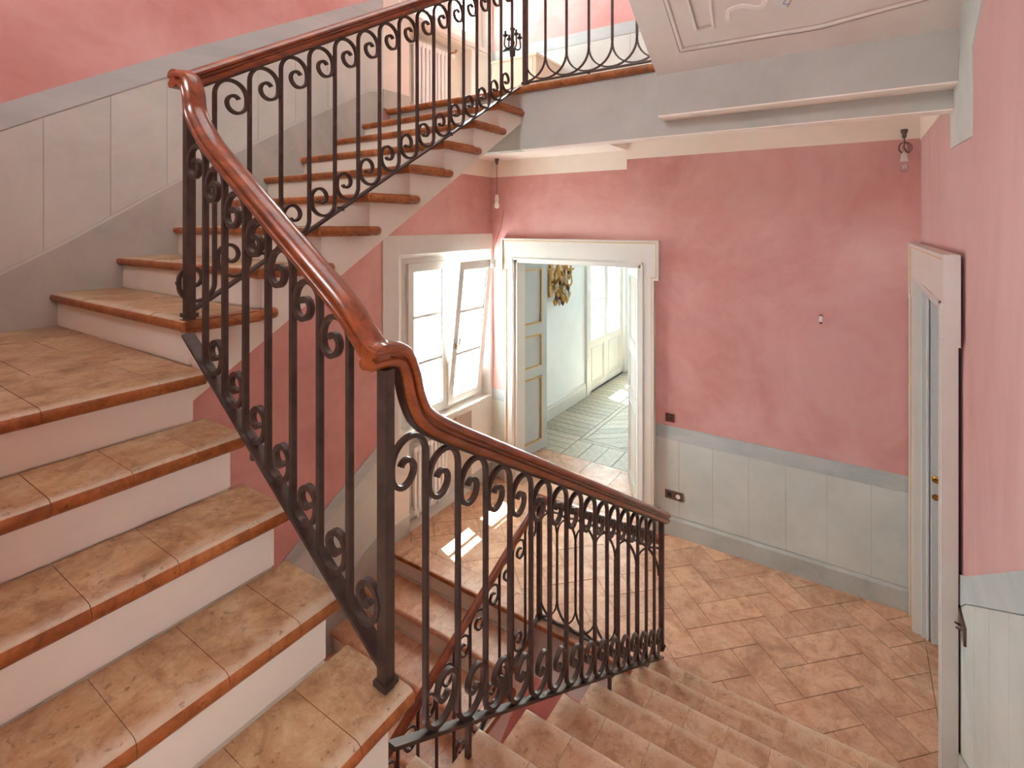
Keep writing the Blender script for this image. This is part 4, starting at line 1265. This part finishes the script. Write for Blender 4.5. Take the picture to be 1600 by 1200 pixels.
tag(sr, 'dark toggle switch plate on the grey panel right of the side door', 'switch')
MB().box(XR - 0.016, XR - 0.006, 2.885, 3.02, 1.055, 1.135).build('plate', ['bronze_plate'], sr)
for y in (2.93, 2.965):
    MB().tube([(XR - 0.016, y, 1.095), (XR - 0.036, y, 1.10)], 0.004, 6).build('toggle', ['bronze_plate'], sr)
ds = empty('door_stop', (-1.50, YBK - 0.022, 0.19))
tag(ds, 'tiny dark door stop knob above the baseboard beside the double door', 'door stop')
MB().lathe([(0.012, 0), (0.012, -0.02), (0.016, -0.025), (0.014, -0.035)], (-1.525, YBK - 0.006, 0.20), 10, 0, 'Y').build('knob', ['black'], ds, 40)

# ------------------------------------------------------------------ upper landing furniture
cb = empty('low_cabinet', (-2.82, 4.5, ZU))
tag(cb, 'ivory low cabinet standing on the upper landing behind the railing', 'cabinet')
obox('cabinet_body', (-3.08, -2.565, 4.30, 4.78, ZU, ZU + 0.62), 'cabinet', cb)
obox('cabinet_top', (-3.09, -2.555, 4.29, 4.78, ZU + 0.62, ZU + 0.645), 'cabinet', cb)
obox('cabinet_door', (-3.06, -2.60, 4.292, 4.30, ZU + 0.04, ZU + 0.60), 'cabinet', cb)
cd = empty('candelabra', (-2.90, 4.40, ZU + 0.645))
tag(cd, 'small dark candelabra standing on the ivory cabinet', 'candelabra')
CX, CY, z0 = -2.90, 4.40, ZU + 0.645
MB().lathe([(0.05, 0), (0.05, 0.012), (0.02, 0.03), (0.028, 0.06), (0.030, 0.12), (0.016, 0.15), (0.024, 0.19), (0.013, 0.22), (0.018, 0.30), (0.03, 0.33), (0.012, 0.335)], (CX, CY, z0), 12).build('stem', ['black'], cd, 40)
for i in range(4):
    a = i * math.pi / 2 + 2.6
    R_ = 0.09
    m = MB().tube([(p.x, p.y, p.z) for p in smooth_path([(CX + r * math.cos(a), CY + r * math.sin(a), z0 + z) for r, z in ((0.01, 0.16), (0.05, 0.12), (R_, 0.15), (R_ - 0.01, 0.24))], 4)], 0.008, 6)
    m.lathe([(0.006, -0.01), (0.026, 0.0), (0.028, 0.015), (0.012, 0.018), (0.013, 0.05)], (CX + (R_ - 0.01) * math.cos(a), CY + (R_ - 0.01) * math.sin(a), z0 + 0.24), 10)
    m.build('candle_arm', ['black'], cd, 40)
m = MB().tube([(CX, CY, z0 + 0.12), (CX - 0.06, CY - 0.01, z0 + 0.13), (CX - 0.11, CY - 0.01, z0 + 0.115)], [0.012, 0.022, 0.010], 8)
m.build('leaf_ornament', ['black'], cd, 40)

# ------------------------------------------------------------------ outside the windows
nb = empty('neighbour_building', (-13.5, 6.0, -4))
tag(nb, 'pale building with slate roof seen outside the lower window', 'building')
obox('facade_wall', (-15, -13, -2.0, 7.5, -6, 0.9), 'facade', nb)
MB().prism([(-12.8, 0.9), (-15.2, 0.9), (-15.2, 1.1), (-14.0, 2.2)], 'Y', -2.2, 7.7).build('roof', ['roof'], nb)
for y in (3.4, 5.2, 6.6):
    w_ = obox('window', (-13.02, -12.96, y, y + 0.9, -1.2, 0.4), 'roof', nb)
    obox('pane', (-12.97, -12.94, y + 0.08, y + 0.82, -1.1, 0.3), 'glass', w_)
bal = empty('window_grille', (-3.807, 4.04, 0.93))
tag(bal, 'thin scrolled window grille outside the lower window', 'grille')
obox('top_bar', (-3.815, -3.80, 3.45, 4.73, 1.30, 1.315), 'iron', bal)
obox('bottom_bar', (-3.815, -3.80, 3.45, 4.73, 1.0, 1.012), 'iron', bal)
for i in range(5):
    y = 3.56 + i * 0.26
    pts = []
    for k in range(22):
        a = math.radians(-90 + k * 24)
        r = 0.10 * (1 - k / 30)
        pts.append((-3.807, y + r * math.cos(a), 1.15 + 0.9 * r * math.sin(a) + 0.03 * 0))
    MB().tube(pts, 0.006, 5).build('scroll', ['iron'], bal, 60)
